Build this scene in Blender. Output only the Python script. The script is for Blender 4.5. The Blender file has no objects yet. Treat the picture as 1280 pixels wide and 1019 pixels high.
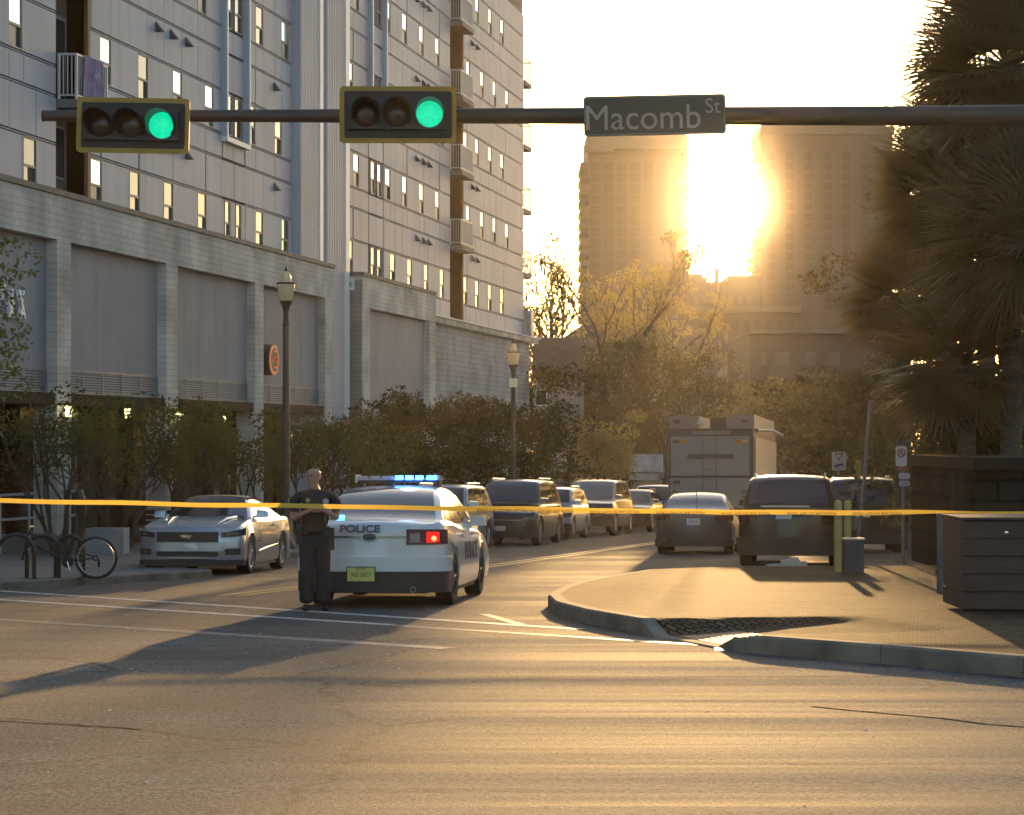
import bpy, math, random
import numpy as np
from mathutils import Vector, Matrix
S = bpy.context.scene
C = S.collection
F = 2850.0; HOR = 547.0; CZ = 1.41
# ---------------------------------------------------------------- camera, sky, sun, exposure
cd = bpy.data.cameras.new('camera'); cam = bpy.data.objects.new('camera', cd); C.objects.link(cam); S.camera = cam
cam.location = (0, 0, CZ); cam.rotation_euler = (math.pi / 2, 0, 0)
cd.sensor_width = 36; cd.lens = F / 1280 * 36; cd.shift_y = (HOR - 509.5) / 1280; cd.clip_end = 5000; cd.clip_start = .2
AZ = math.atan((924 - 640) / F); EL = math.atan((HOR - 250) / F * math.cos(AZ))
w = bpy.data.worlds.new('World'); S.world = w; w.use_nodes = True; nt = w.node_tree
sky = nt.nodes.new('ShaderNodeTexSky'); sky.sky_type = 'NISHITA'; sky.sun_disc = False
sky.sun_elevation = EL; sky.sun_rotation = AZ; sky.dust_density = 2.2; sky.air_density = 1.1; sky.ozone_density = 2.0
nt.links.new(sky.outputs[0], nt.nodes['Background'].inputs[0]); nt.nodes['Background'].inputs[1].default_value = .15
sd = bpy.data.lights.new('sun', 'SUN'); sun = bpy.data.objects.new('sun', sd); C.objects.link(sun)
sd.energy = 3.6; sd.angle = math.radians(.6); sd.color = (1, .60, .24)
sv = Vector((math.sin(AZ) * math.cos(EL), math.cos(AZ) * math.cos(EL), math.sin(EL)))
sun.rotation_euler = sv.to_track_quat('Z', 'Y').to_euler(); sun.location = sv * 60
S.view_settings.view_transform = 'Standard'; S.view_settings.look = 'None'; S.view_settings.exposure = 1.4
S.view_settings.gamma = 1
S.cycles.max_bounces = 6; S.cycles.diffuse_bounces = 3; S.cycles.glossy_bounces = 3; S.cycles.volume_bounces = 0
S.cycles.transparent_max_bounces = 8; S.cycles.caustics_reflective = False; S.cycles.caustics_refractive = False
HAZE = 6.5e-5; HAZE_G = .78; HAZE2 = 8e-6; HAZE2_G = .99  # the second, tighter pair is added for bloom round the sun

SL = -.0252
def zg(y):
    return SL * y if y < 140 else SL * 140
def G(u, v):
    t = CZ / ((v - HOR) / F + SL)
    return ((u - 640) / F * t, t)
# ---------------------------------------------------------------- materials
MATS = {}
def mat(name, col, rough=.6, metal=0., var=.15, scale=3., bump=0., bscale=40., emit=0., spec=.5, stretch=None, ecol=None, coat=0., trans=None, stain=0.):
    if name in MATS: return MATS[name]
    m = bpy.data.materials.new(name); m.use_nodes = True; n = m.node_tree; N = n.nodes; L = n.links
    b = N['Principled BSDF']; b.inputs['Roughness'].default_value = rough; b.inputs['Metallic'].default_value = metal
    b.inputs['Specular IOR Level'].default_value = spec; b.inputs['Coat Weight'].default_value = coat
    tc = N.new('ShaderNodeTexCoord'); src = tc.outputs['Object']
    if stretch:
        mp = N.new('ShaderNodeMapping'); mp.inputs['Scale'].default_value = stretch; L.new(src, mp.inputs['Vector']); src = mp.outputs[0]
    if var > 0:
        no = N.new('ShaderNodeTexNoise'); no.inputs['Scale'].default_value = scale; no.inputs['Detail'].default_value = 6
        L.new(src, no.inputs['Vector'])
        r = N.new('ShaderNodeMapRange'); r.inputs['From Min'].default_value = .3; r.inputs['From Max'].default_value = .7
        r.inputs['To Min'].default_value = 1 - var; r.inputs['To Max'].default_value = 1 + var; L.new(no.outputs['Fac'], r.inputs['Value'])
        mx = N.new('ShaderNodeVectorMath'); mx.operation = 'SCALE'; mx.inputs[0].default_value = col; L.new(r.outputs[0], mx.inputs['Scale'])
        L.new(mx.outputs[0], b.inputs['Base Color'])
    else:
        b.inputs['Base Color'].default_value = (*col, 1)
    if stain:
        mq = N.new('ShaderNodeMapping'); mq.inputs['Scale'].default_value = (2.2, 2.2, .14); L.new(tc.outputs['Object'], mq.inputs['Vector']); nq = N.new('ShaderNodeTexNoise'); nq.inputs['Scale'].default_value = 1.; nq.inputs['Detail'].default_value = 5; L.new(mq.outputs[0], nq.inputs['Vector'])
        rq = N.new('ShaderNodeMapRange'); rq.inputs['From Min'].default_value = .45; rq.inputs['From Max'].default_value = .75; rq.inputs['To Min'].default_value = 1.; rq.inputs['To Max'].default_value = 1 - stain; L.new(nq.outputs['Fac'], rq.inputs['Value'])
        m2 = N.new('ShaderNodeVectorMath'); m2.operation = 'SCALE'; L.new(mx.outputs[0], m2.inputs[0]); L.new(rq.outputs[0], m2.inputs['Scale']); L.new(m2.outputs[0], b.inputs['Base Color'])
    if bump > 0:
        n2 = N.new('ShaderNodeTexNoise'); n2.inputs['Scale'].default_value = bscale; n2.inputs['Detail'].default_value = 4; L.new(src, n2.inputs['Vector'])
        bp = N.new('ShaderNodeBump'); bp.inputs['Strength'].default_value = bump; bp.inputs['Distance'].default_value = .02
        L.new(n2.outputs['Fac'], bp.inputs['Height']); L.new(bp.outputs[0], b.inputs['Normal'])
    if emit > 0:
        b.inputs['Emission Color'].default_value = (*(ecol or col), 1); b.inputs['Emission Strength'].default_value = emit
    if trans:
        tr = N.new('ShaderNodeBsdfTranslucent'); tr.inputs['Color'].default_value = (*trans, 1)
        ms = N.new('ShaderNodeMixShader'); ms.inputs[0].default_value = .45
        L.new(b.outputs[0], ms.inputs[1]); L.new(tr.outputs[0], ms.inputs[2]); L.new(ms.outputs[0], N['Material Output'].inputs['Surface'])
    MATS[name] = m; return m

def asphalt_mat():
    m = bpy.data.materials.new('asphalt'); m.use_nodes = True; n = m.node_tree; N = n.nodes; L = n.links; b = N['Principled BSDF']
    tc = N.new('ShaderNodeTexCoord')
    mp = N.new('ShaderNodeMapping'); mp.inputs['Rotation'].default_value = (0, 0, math.radians(22)); mp.inputs['Scale'].default_value = (.05, .75, 1)
    L.new(tc.outputs['Object'], mp.inputs['Vector'])
    ns = N.new('ShaderNodeTexNoise'); ns.inputs['Scale'].default_value = 1.; ns.inputs['Detail'].default_value = 5; ns.inputs['Distortion'].default_value = .25  # tyre streaks, doubling as shade bands put into the asphalt tone
    L.new(mp.outputs[0], ns.inputs['Vector'])
    mp2 = N.new('ShaderNodeMapping'); mp2.inputs['Rotation'].default_value = (0, 0, math.radians(17)); mp2.inputs['Scale'].default_value = (.12, 3.2, 1)
    L.new(tc.outputs['Object'], mp2.inputs['Vector'])
    ns2 = N.new('ShaderNodeTexNoise'); ns2.inputs['Scale'].default_value = 1.; ns2.inputs['Detail'].default_value = 4; L.new(mp2.outputs[0], ns2.inputs['Vector'])
    sp = N.new('ShaderNodeTexNoise'); sp.inputs['Scale'].default_value = 38; sp.inputs['Detail'].default_value = 3; L.new(tc.outputs['Object'], sp.inputs['Vector'])
    vo = N.new('ShaderNodeTexVoronoi'); vo.inputs['Scale'].default_value = 95; L.new(tc.outputs['Object'], vo.inputs['Vector'])
    def mr(src, a, c, d, e):
        r = N.new('ShaderNodeMapRange'); r.inputs['From Min'].default_value = a; r.inputs['From Max'].default_value = c
        r.inputs['To Min'].default_value = d; r.inputs['To Max'].default_value = e; L.new(src, r.inputs['Value']); return r.outputs[0]
    def mul(a, c):
        q = N.new('ShaderNodeMath'); q.operation = 'MULTIPLY'; L.new(a, q.inputs[0]); L.new(c, q.inputs[1]); return q.outputs[0]
    k = mul(mul(mr(ns.outputs['Fac'], .35, .65, .72, 1.25), mr(ns2.outputs['Fac'], .35, .65, .85, 1.15)), mr(sp.outputs['Fac'], .36, .64, .35, 1.8))
    pt = N.new('ShaderNodeTexNoise'); pt.inputs['Scale'].default_value = .45; pt.inputs['Detail'].default_value = 8; pt.inputs['Roughness'].default_value = .7; L.new(tc.outputs['Object'], pt.inputs['Vector'])
    st = N.new('ShaderNodeTexNoise'); st.inputs['Scale'].default_value = 2.2; st.inputs['Detail'].default_value = 3; L.new(tc.outputs['Object'], st.inputs['Vector'])
    ce = N.new('ShaderNodeTexVoronoi'); ce.feature = 'DISTANCE_TO_EDGE'; ce.inputs['Scale'].default_value = .22
    wv = N.new('ShaderNodeVectorMath'); wv.operation = 'MULTIPLY_ADD'; L.new(pt.outputs['Color'], wv.inputs[0]); wv.inputs[1].default_value = (1.2, 1.2, 0); L.new(tc.outputs['Object'], wv.inputs[2]); L.new(wv.outputs[0], ce.inputs['Vector'])
    k = mul(mul(k, mr(pt.outputs['Fac'], .3, .7, .8, 1.2)), mul(mr(st.outputs['Fac'], .62, .74, 1., .72), mr(ce.outputs['Distance'], .002, .006, .45, 1.)))
    v = N.new('ShaderNodeVectorMath'); v.operation = 'SCALE'; v.inputs[0].default_value = (.115, .105, .092); L.new(k, v.inputs['Scale'])
    L.new(v.outputs[0], b.inputs['Base Color'])
    rr = N.new('ShaderNodeMath'); rr.operation = 'ADD'; L.new(mr(ns.outputs['Fac'], .34, .66, .78, .94), rr.inputs[0]); L.new(mr(ns2.outputs['Fac'], .35, .65, -.05, .07), rr.inputs[1])
    L.new(rr.outputs[0], b.inputs['Roughness'])
    b.inputs['Specular IOR Level'].default_value = .18
    bp = N.new('ShaderNodeBump'); bp.inputs['Strength'].default_value = .6; bp.inputs['Distance'].default_value = .005
    ad = N.new('ShaderNodeMath'); ad.operation = 'ADD'; L.new(vo.outputs['Distance'], ad.inputs[0]); L.new(sp.outputs['Fac'], ad.inputs[1])
    L.new(ad.outputs[0], bp.inputs['Height']); L.new(bp.outputs[0], b.inputs['Normal'])
    return m
def brick_mat(name, c1, c2, mort, scale, bw=.5, rh=.25, rough=.8, plane='facade', msize=.02, bump=.3):
    m = bpy.data.materials.new(name); m.use_nodes = True; n = m.node_tree; N = n.nodes; L = n.links; b = N['Principled BSDF']
    tc = N.new('ShaderNodeTexCoord'); src = tc.outputs['Object']
    if plane == 'facade':
        sx = N.new('ShaderNodeSeparateXYZ'); cx = N.new('ShaderNodeCombineXYZ'); L.new(src, sx.inputs[0])
        L.new(sx.outputs[1], cx.inputs[0]); L.new(sx.outputs[2], cx.inputs[1]); src = cx.outputs[0]
    elif plane == 'front':
        sx = N.new('ShaderNodeSeparateXYZ'); cx = N.new('ShaderNodeCombineXYZ'); L.new(src, sx.inputs[0]); L.new(sx.outputs[0], cx.inputs[0]); L.new(sx.outputs[2], cx.inputs[1]); src = cx.outputs[0]
    elif plane == 'skew':
        mp = N.new('ShaderNodeMapping'); mp.inputs['Rotation'].default_value = (0, 0, .5); L.new(src, mp.inputs['Vector']); src = mp.outputs[0]
    br = N.new('ShaderNodeTexBrick'); br.inputs['Scale'].default_value = scale; br.inputs['Color1'].default_value = (*c1, 1); br.inputs['Color2'].default_value = (*c2, 1)
    br.inputs['Mortar'].default_value = (*mort, 1); br.inputs['Mortar Size'].default_value = msize; br.inputs['Brick Width'].default_value = bw; br.inputs['Row Height'].default_value = rh
    L.new(src, br.inputs['Vector'])
    no = N.new('ShaderNodeTexNoise'); no.inputs['Scale'].default_value = .8; no.inputs['Detail'].default_value = 6; L.new(tc.outputs['Object'], no.inputs['Vector'])
    r = N.new('ShaderNodeMapRange'); r.inputs['From Min'].default_value = .3; r.inputs['From Max'].default_value = .7; r.inputs['To Min'].default_value = .66; r.inputs['To Max'].default_value = 1.22
    L.new(no.outputs['Fac'], r.inputs['Value'])
    mx = N.new('ShaderNodeVectorMath'); mx.operation = 'SCALE'; L.new(br.outputs['Color'], mx.inputs[0]); L.new(r.outputs[0], mx.inputs['Scale']); L.new(mx.outputs[0], b.inputs['Base Color'])
    b.inputs['Roughness'].default_value = rough; b.inputs['Specular IOR Level'].default_value = .014
    if bump:
        bp = N.new('ShaderNodeBump'); bp.inputs['Strength'].default_value = bump; bp.inputs['Distance'].default_value = .01; bp.invert = True
        L.new(br.outputs['Fac'], bp.inputs['Height']); L.new(bp.outputs[0], b.inputs['Normal'])
    MATS[name] = m; return m
# ---------------------------------------------------------------- mesh tools
class MB:
    def __init__(s): s.v = []; s.f = []; s.m = []; s.mi = 0
    def add(s, vs, fs):
        o = len(s.v); s.v += [tuple(p) for p in vs]; s.f += [tuple(i + o for i in f) for f in fs]; s.m += [s.mi] * len(fs); return s
    def hexa(s, p):   # 8 points: bottom 4 ccw, top 4 ccw
        return s.add(p, [(3, 2, 1, 0), (4, 5, 6, 7), (0, 1, 5, 4), (1, 2, 6, 5), (2, 3, 7, 6), (3, 0, 4, 7)])
    def box(s, x0, x1, y0, y1, z0, z1):
        return s.hexa([(x0, y0, z0), (x1, y0, z0), (x1, y1, z0), (x0, y1, z0), (x0, y0, z1), (x1, y0, z1), (x1, y1, z1), (x0, y1, z1)])
    def tube(s, pts, r, n=8, caps=True):
        pts = [Vector(p) for p in pts]; rs = r if isinstance(r, (list, tuple)) else [r] * len(pts)
        vs = []; up = Vector((0, 0, 1))
        for i, p in enumerate(pts):
            d = (pts[min(i + 1, len(pts) - 1)] - pts[max(i - 1, 0)]).normalized()
            a = d.cross(up)
            if a.length < .05: a = d.cross(Vector((1, 0, 0)))
            a.normalize(); b = d.cross(a).normalized()
            for k in range(n):
                t = 2 * math.pi * k / n; vs.append(p + (a * math.cos(t) + b * math.sin(t)) * rs[i])
        fs = []
        for i in range(len(pts) - 1):
            for k in range(n):
                fs.append((i * n + k, i * n + (k + 1) % n, (i + 1) * n + (k + 1) % n, (i + 1) * n + k))
        if caps: fs.append(tuple(range(n - 1, -1, -1))); fs.append(tuple((len(pts) - 1) * n + k for k in range(n)))
        return s.add(vs, fs)
    def lathe(s, prof, c=(0, 0, 0), axis='z', n=16):
        vs = []
        for (r, h) in prof:
            for k in range(n):
                t = 2 * math.pi * k / n; a, b = r * math.cos(t), r * math.sin(t)
                p = (a, b, h) if axis == 'z' else ((h, a, b) if axis == 'x' else (a, h, b))
                vs.append((p[0] + c[0], p[1] + c[1], p[2] + c[2]))
        fs = [(i * n + k, i * n + (k + 1) % n, (i + 1) * n + (k + 1) % n, (i + 1) * n + k) for i in range(len(prof) - 1) for k in range(n)]
        return s.add(vs, fs)
    def prism(s, poly, d):   # polygon of 3d points extruded along vector d
        n = len(poly); P = [Vector(p) for p in poly]; D = Vector(d)
        return s.add(P + [p + D for p in P], [tuple(range(n - 1, -1, -1)), tuple(range(n, 2 * n))] + [(i, (i + 1) % n, n + (i + 1) % n, n + i) for i in range(n)])
    def build(s, name, m, parent=None, smooth=None, fix=True):
        me = bpy.data.meshes.new(name); me.from_pydata(s.v, [], s.f)
        for q in (m if isinstance(m, list) else [m]): me.materials.append(q)
        if isinstance(m, list): me.polygons.foreach_set('material_index', s.m)
        me.update()
        if fix and len(s.f) < 6000:
            import bmesh
            bm = bmesh.new(); bm.from_mesh(me); bmesh.ops.recalc_face_normals(bm, faces=bm.faces); bm.to_mesh(me); bm.free()
        if smooth is not None:
            me.shade_smooth(); me.set_sharp_from_angle(angle=math.radians(smooth))
        o = bpy.data.objects.new(name, me); C.objects.link(o)
        if parent is not None: o.parent = parent
        return o
def tag(o, label=None, cat=None, group=None, kind=None):
    if label: o['label'] = label
    if cat: o['category'] = cat
    if group: o['group'] = group
    if kind: o['kind'] = kind
    return o
def thing(name, label, cat, loc=(0, 0, 0), rz=0., group=None, tilt=False):
    o = bpy.data.objects.new(name, None); C.objects.link(o); o.empty_display_size = .1
    M = Matrix.Rotation(rz, 4, 'Z')
    if tilt: M = Matrix.Rotation(math.atan(SL), 4, 'X') @ M
    M.translation = loc; o.matrix_world = M
    return tag(o, label, cat, group)
def copy_tree(o, parent=None):
    c = o.copy(); C.objects.link(c); c.parent = parent
    if parent is not None: c.matrix_parent_inverse = o.matrix_parent_inverse
    for ch in o.children: copy_tree(ch, c)
    return c
def text(name, s, size, m, parent=None, loc=(0, 0, 0), rot=(math.pi / 2, 0, 0), ext=.004, ax='CENTER', sx=1., bold=0.):
    cu = bpy.data.curves.new(name, 'FONT'); cu.body = s; cu.size = size; cu.extrude = ext; cu.align_x = ax; cu.align_y = 'CENTER'; cu.offset = bold
    cu.materials.append(m); q = bpy.data.objects.new('tmp_text', cu); C.objects.link(q)
    me = bpy.data.meshes.new_from_object(q.evaluated_get(bpy.context.evaluated_depsgraph_get())); bpy.data.objects.remove(q); bpy.data.curves.remove(cu)
    if not me.materials: me.materials.append(m)
    o = bpy.data.objects.new(name, me); C.objects.link(o); o.location = loc; o.rotation_euler = rot; o.scale = (sx, 1, 1)
    if parent is not None: o.parent = parent
    return o
# ---------------------------------------------------------------- ground, roads, pavements
asph = asphalt_mat()
def sheet(name, poly, m, off, kind='structure', step=None):
    mb = MB(); mb.add([(x, y, zg(y) + off) for x, y in poly], [tuple(range(len(poly)))])
    o = mb.build(name, m); 
    if o.data.polygons[0].normal.z < 0: o.data.flip_normals()
    tag(o, kind=kind); return o
gr = MB(); ys = [-50, 0, 60, 140, 250, 705]; vs = []
for y in ys: vs += [(-485, y, zg(y)), (485, y, zg(y))]
gr.add(vs, [(2 * i, 2 * i + 1, 2 * i + 3, 2 * i + 2) for i in range(len(ys) - 1)])
tag(gr.build('road', asph), kind='structure')
paint = mat('road_paint', (.55, .53, .48), .6, var=.35, scale=9); ypaint = mat('yellow_paint', (.55, .38, .06), .6, var=.3, scale=6)
def pline(pts, wd, m, off=.004, name='lane_marking'):
    mb = MB(); L_ = []; 
    for i, (x, y) in enumerate(pts):
        a = Vector(pts[max(i - 1, 0)]); b = Vector(pts[min(i + 1, len(pts) - 1)]); d = (b - a).normalized(); nrm = Vector((-d.y, d.x)) * wd / 2
        L_ += [(x + nrm.x, y + nrm.y, zg(y) + off), (x - nrm.x, y - nrm.y, zg(y) + off)]
    mb.add(L_, [(2 * i, 2 * i + 1, 2 * i + 3, 2 * i + 2) for i in range(len(pts) - 1)])
    return tag(mb.build(name, m), kind='structure')
def seg(p, q, n=6): return [(p[0] + (q[0] - p[0]) * i / n, p[1] + (q[1] - p[1]) * i / n) for i in range(n + 1)]
worn = mat('worn_paint', (.22, .2, .17), .6, var=.5, scale=5)
def ext(p, q, k): return (q[0] + (q[0] - p[0]) * k, q[1] + (q[1] - p[1]) * k)
a1, b1 = G(0, 739), G(725, 787); pline(seg(ext(b1, a1, .5), b1), .16, paint, name='crosswalk_line')
a2, b2 = G(0, 750), G(490, 781.5); pline(seg(ext(b2, a2, .5), b2), .16, paint, name='crosswalk_line')
a3, b3 = G(490, 782), G(900, 808); pline(seg(a3, b3), .14, worn, name='crosswalk_line')
a4, b4 = G(0, 775), G(560, 811); pline(seg(ext(b4, a4, .3), b4), .2, worn, name='stop_line')
pline(seg(G(605, 768), G(650, 781), 2), .12, worn)
for d in (-.14, .14):
    cl = [(-3.96, 31.9), (-.6, 44.5), (4.14, 66.7), (9.3, 90), (20, 138)]
    pline([(x + d, y) for x, y in cl], .12, ypaint, name='centre_line')
conc = mat('concrete', (.2, .19, .175), .85, var=.22, scale=1.2, spec=.2, bump=.25, bscale=30)
kerbm = mat('kerb_concrete', (.22, .185, .145), .85, spec=.06, var=.3, scale=2.5, bump=.3, bscale=25)
pav = brick_mat('brick_paving', (.20, .155, .10), (.10, .078, .052), (.02, .017, .014), 4., .5, .25, .85, plane='skew', msize=.045, bump=.35)
seal = mat('crack_sealant', (.03, .028, .026), 1., spec=0, var=.2)
def crack(P, wd):
    rr = random.Random(int(P[0][1] * 100)); Q = []
    for a, b in zip(P[:-1], P[1:]):
        for q in seg(a, b, 7)[:-1]: Q.append((q[0] + rr.uniform(-.03, .03), q[1] + rr.uniform(-.04, .04)))
    pline(Q, wd, seal, .0025, 'crack_seal')
crack([(-4.5, 15.5), (-3.2, 14.2), (-2.1, 13.6)], .02); crack([(2.0, 15.2), (3.6, 13.2), (5, 12)], .03)
# right pavement: grid with dropped ramp
KR = [(16, 3), (9, 10.5), (3.95, 17.6), (3.07, 19.0), (1.98, 20.5), (1.30, 23.1), (.80, 25.0), (.51, 26.8), (.45, 28.6), (.62, 30.6), (.95, 32.9), (1.48, 35.2), (2.3, 38.3), (3.6, 39.7), (7, 40.3), (9.5, 41.5), (11, 48), (17, 78), (25, 118)]
RM = Vector(((1.98 + 1.30) / 2, (20.5 + 23.1) / 2)); RT = (Vector((1.30, 23.1)) - Vector((1.98, 20.5))).normalized(); RN = Vector((RT.y, -RT.x))
if RN.x < 0: RN = -RN
KH = .16
def ramp_h(x, y):
    p = Vector((x, y)) - RM; t = abs(p.dot(RT)); d = p.dot(RN)
    ts = p.dot(RT); core = min(max(d / 2.3, .02), 1) * .8; f = .22 if ts > 0 else .5
    k = min(max((t - .95) / f, 0), 1); k = max(k, min(max((d - 2.1) / .25, 0), 1))
    return KH * (core + (1 - core) * k)
def inside(x, y, poly):
    c = False; n = len(poly)
    for i in range(n):
        x1, y1 = poly[i]; x2, y2 = poly[(i + 1) % n]
        if (y1 > y) != (y2 > y) and x < (x2 - x1) * (y - y1) / (y2 - y1) + x1: c = not c
    return c
def densify(P, st):
    out = []
    for i in range(len(P) - 1):
        a, b = Vector(P[i]), Vector(P[i + 1]); n = max(1, int((b - a).length / st))
        for k in range(n): out.append(tuple(a + (b - a) * k / n))
    out.append(P[-1]); return out
def rows_between(kpts, xfar, m, name, hf, sgn):
    # strips from kerb line to far x, denser near the kerb
    P = [p for p in densify(kpts, .16)]; T = [0, .02] + [.15 * i for i in range(1, 20)] + [3.2, 5, 9, 18, 45]
    vs = []
    for (x, y) in P:
        for t in T:
            X = x + sgn * (.15 + t); vs.append((X, y, zg(y) + hf(X, y)))
    n = len(T); fs = [(i * n + k, i * n + k + 1, (i + 1) * n + k + 1, (i + 1) * n + k) for i in range(len(P) - 1) for k in range(n - 1)]
    return P, vs, fs
kr_side = [p for p in KR]
P, vs, fs = rows_between([p for p in KR if p[1] <= 40.4], 60, pav, 'pavement', ramp_h, 1)
mb = MB(); mb.add(vs, fs); o = mb.build('pavement', pav, smooth=20); tag(o, kind='structure')
if o.data.polygons[0].normal.z < 0: o.data.flip_normals()
mb = MB(); vs = []
bk = [(7.15, 40.32), (9.65, 41.5), (11.15, 48), (17.15, 78), (25.15, 118)]
for x, y in bk: vs += [(x, y, zg(y) + KH - .006), (x + 45, y, zg(y) + KH - .006)]
mb.add(vs, [(2 * i, 2 * i + 1, 2 * i + 3, 2 * i + 2) for i in range(len(bk) - 1)]); tag(mb.build('sidewalk', conc), kind='structure')
def kerb(P, hf, side, name='kerb', wd=.15, gap=.012, st=1.5):
    root = thing(name, None, None); root['kind'] = 'structure'
    for k in (root.keys()): pass
    D = densify(P, st)
    for i in range(len(D) - 1):
        a, b = Vector(D[i]), Vector(D[i + 1]); d = (b - a).normalized(); nrm = Vector((-d.y, d.x)) * side
        a2, b2 = a + d * gap / 2, b - d * gap / 2
        ns = 6 if (Vector(a) - RM).length < 3.2 and side < 0 else 1; mb = MB(); V = []
        for k in range(ns + 1):
            q = a2 + (b2 - a2) * k / ns
            h = max(hf(q.x + nrm.x * .2, q.y + nrm.y * .2), .012); i2 = q + nrm * wd; o2 = q + nrm * .02
            g = zg(q.y); V += [(q.x, q.y, g - .1), (q.x, q.y, g + max(h - .02, .004)), (o2.x, o2.y, g + h + .003), (i2.x, i2.y, g + h + .003), (i2.x, i2.y, g - .1)]
        Fs = [(5 * k + j, 5 * k + j + 1, 5 * k + j + 6, 5 * k + j + 5) for k in range(ns) for j in range(4)] + [(4, 3, 2, 1, 0), tuple(5 * ns + j for j in range(5))]
        mb.add(V, Fs)
        mb.build('kerb_stone', kerbm, root)
    return root
kerb(KR, ramp_h, -1)
# left pavement
KL = [(-60, 16), (-12, 29.5), (-7.9, 33.1), (-7.4, 33.9), (-5.3, 38.3), (-5.12, 38.9), (-5.25, 39.5), (-5.8, 40.0), (-6.6, 40.5), (-6.85, 41.6), (8.7, 119)]
KHL = .13
P, vs, fs = rows_between(KL, -60, conc, 'sidewalk', lambda x, y: KHL, -1)
mb = MB(); mb.add(vs, fs); o = mb.build('sidewalk', conc); tag(o, kind='structure')
if o.data.polygons[0].normal.z < 0: o.data.flip_normals()
kerb(KL[1:], lambda x, y: KHL, 1)
# tactile plate on the ramp
tac = mat('tactile_brick', (.16, .075, .05), .6, var=.2, scale=20)
t = thing('tactile_plate', 'rusty red tactile warning plate set in the dropped kerb ramp', 'tactile paving')
mb = MB()
def rp(tt, d, dz=.004):
    p = RM + RT * tt + RN * d; return (p.x, p.y, zg(p.y) + ramp_h(p.x, p.y) + dz)
mb.add([rp(-.72, .2), rp(.72, .2), rp(.72, .85), rp(-.72, .85)], [(0, 1, 2, 3)]); mb.build('plate', tac, t)
mb = MB()
for i in range(18):
    for j in range(8):
        c = Vector(rp(-.66 + i * .078, .25 + j * .078)); r = .022
        vs = [c + Vector((math.cos(a) * r, math.sin(a) * r, 0)) for a in [k * math.pi / 3 for k in range(6)]]; mb.add(vs + [c + Vector((0, 0, .008))], [(k, (k + 1) % 6, 6) for k in range(6)])
o = mb.build('stud', tac, t); o['kind'] = 'stuff'
# small litter scattered on the asphalt
rnd = random.Random(5)
mb = MB()
for i in range(110):
    y = rnd.uniform(10, 32); x = rnd.uniform(-.23, .23) * y; r = rnd.uniform(.006, .022); z = zg(y) + .002
    if inside(x, y, KR + [(60, 118), (60, 3)]): z += KH
    a = rnd.uniform(0, 6.28); ca, sa = math.cos(a) * r, math.sin(a) * r
    mb.add([(x - ca, y - sa, z), (x + sa * .6, y - ca * .6, z), (x + ca, y + sa, z + r * .1), (x - sa * .6, y + ca * .6, z), (x, y, z + r * .2)], [(0, 1, 4), (1, 2, 4), (2, 3, 4), (3, 0, 4)])
o = mb.build('litter', mat('pale_litter', (.75, .7, .6), .6, var=.3, scale=2)); tag(o, 'pale specks of grit and leaf bits scattered over the asphalt', 'litter', kind='stuff')
# ---------------------------------------------------------------- facade helpers: a = distance of the plane, s = distance along the street, h = height over camera level
def FP(a, s, h): return (-a + .2 * s, s, CZ + h)
def fbox(mb, a0, a1, s0, s1, h0, h1):   # a0 = outer (street) face, a1 = inner
    return mb.hexa([FP(a0, s0, h0), FP(a0, s1, h0), FP(a1, s1, h0), FP(a1, s0, h0), FP(a0, s0, h1), FP(a0, s1, h1), FP(a1, s1, h1), FP(a1, s0, h1)])
def fpart(name, m, parent, *b, **k):
    mb = MB(); fbox(mb, *b); return mb.build(name, m, parent, **k)
AT = 21.6
Kt = lambda k: k * AT
panel_m = mat('metal_panel', (.42, .455, .53), .55, var=.09, scale=.35, spec=.3, stain=.16)
panel2_m = mat('metal_panel_light', (.48, .52, .60), .55, var=.07, scale=.35, spec=.3, stain=.12)
joint_m = mat('joint_dark', (.085, .085, .09), .7, var=.1)
trimw = mat('white_trim_and_sheen', (.82, .82, .82), .45, var=.05)  # real white parts, and bay edges with reflected sky put into the white
winf_m = mat('window_frame', (.28, .27, .26), .5, var=.05)
glass_m = mat('window_glass', (.05, .055, .06), .06, var=0, spec=1.0, coat=.6)
sky_pane_m = mat('window_sky_pane', (.9, .93, .95), .12, metal=.75, var=.10, scale=2.5, bump=.08, bscale=1.5, spec=.8)  # bright sky reflected in plain glass, put into a pale mirror finish
screen_m = mat('window_screen', (.055, .05, .05), .8, var=.2)
rust_m = mat('rust_panel', (.22, .095, .05), .65, var=.12, scale=.6)
rail_m = mat('balcony_rail', (.5, .5, .52), .45, metal=.2, var=.05)
slab_m = mat('balcony_slab', (.2, .18, .17), .7, var=.1)
brickw = brick_mat('painted_brick', (.66, .60, .53), (.62, .565, .50), (.50, .455, .40), 1.0, .42, .16, .7, msize=.012, bump=.35)
cop_m = mat('coping', (.13, .125, .115), .7, var=.25, scale=2)
stucco = mat('grey_stucco', (.27, .28, .31), .75, var=.12, scale=.5, bump=.1, bscale=8, stain=.2)
louv_m = mat('louvre', (.24, .25, .27), .5, var=.08)
dark_m = mat('dark_bronze', (.03, .023, .018), .85, var=.15, spec=.15)
store_glass = mat('shop_glass', (.03, .025, .02), .08, var=.1, spec=.6)
KW = [(.3218 + .1444 * n) for n in range(-1, 6)]     # tops of the window bands
evA = [52.5, 56.5, 59.1, 61.6, 64.3, 66.45, 67.35, 69.5, 72.1]; odA = [51.7, 57.1, 59.7, 62.3, 64.9, 67.05, 68.75, 71.4]
evB = [79.7, 82.35, 83.35, 85.6, 88.2, 90.9, 93.6]; odB = [80.5, 83.0, 84.9, 87.4, 90.1, 92.8]
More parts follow.
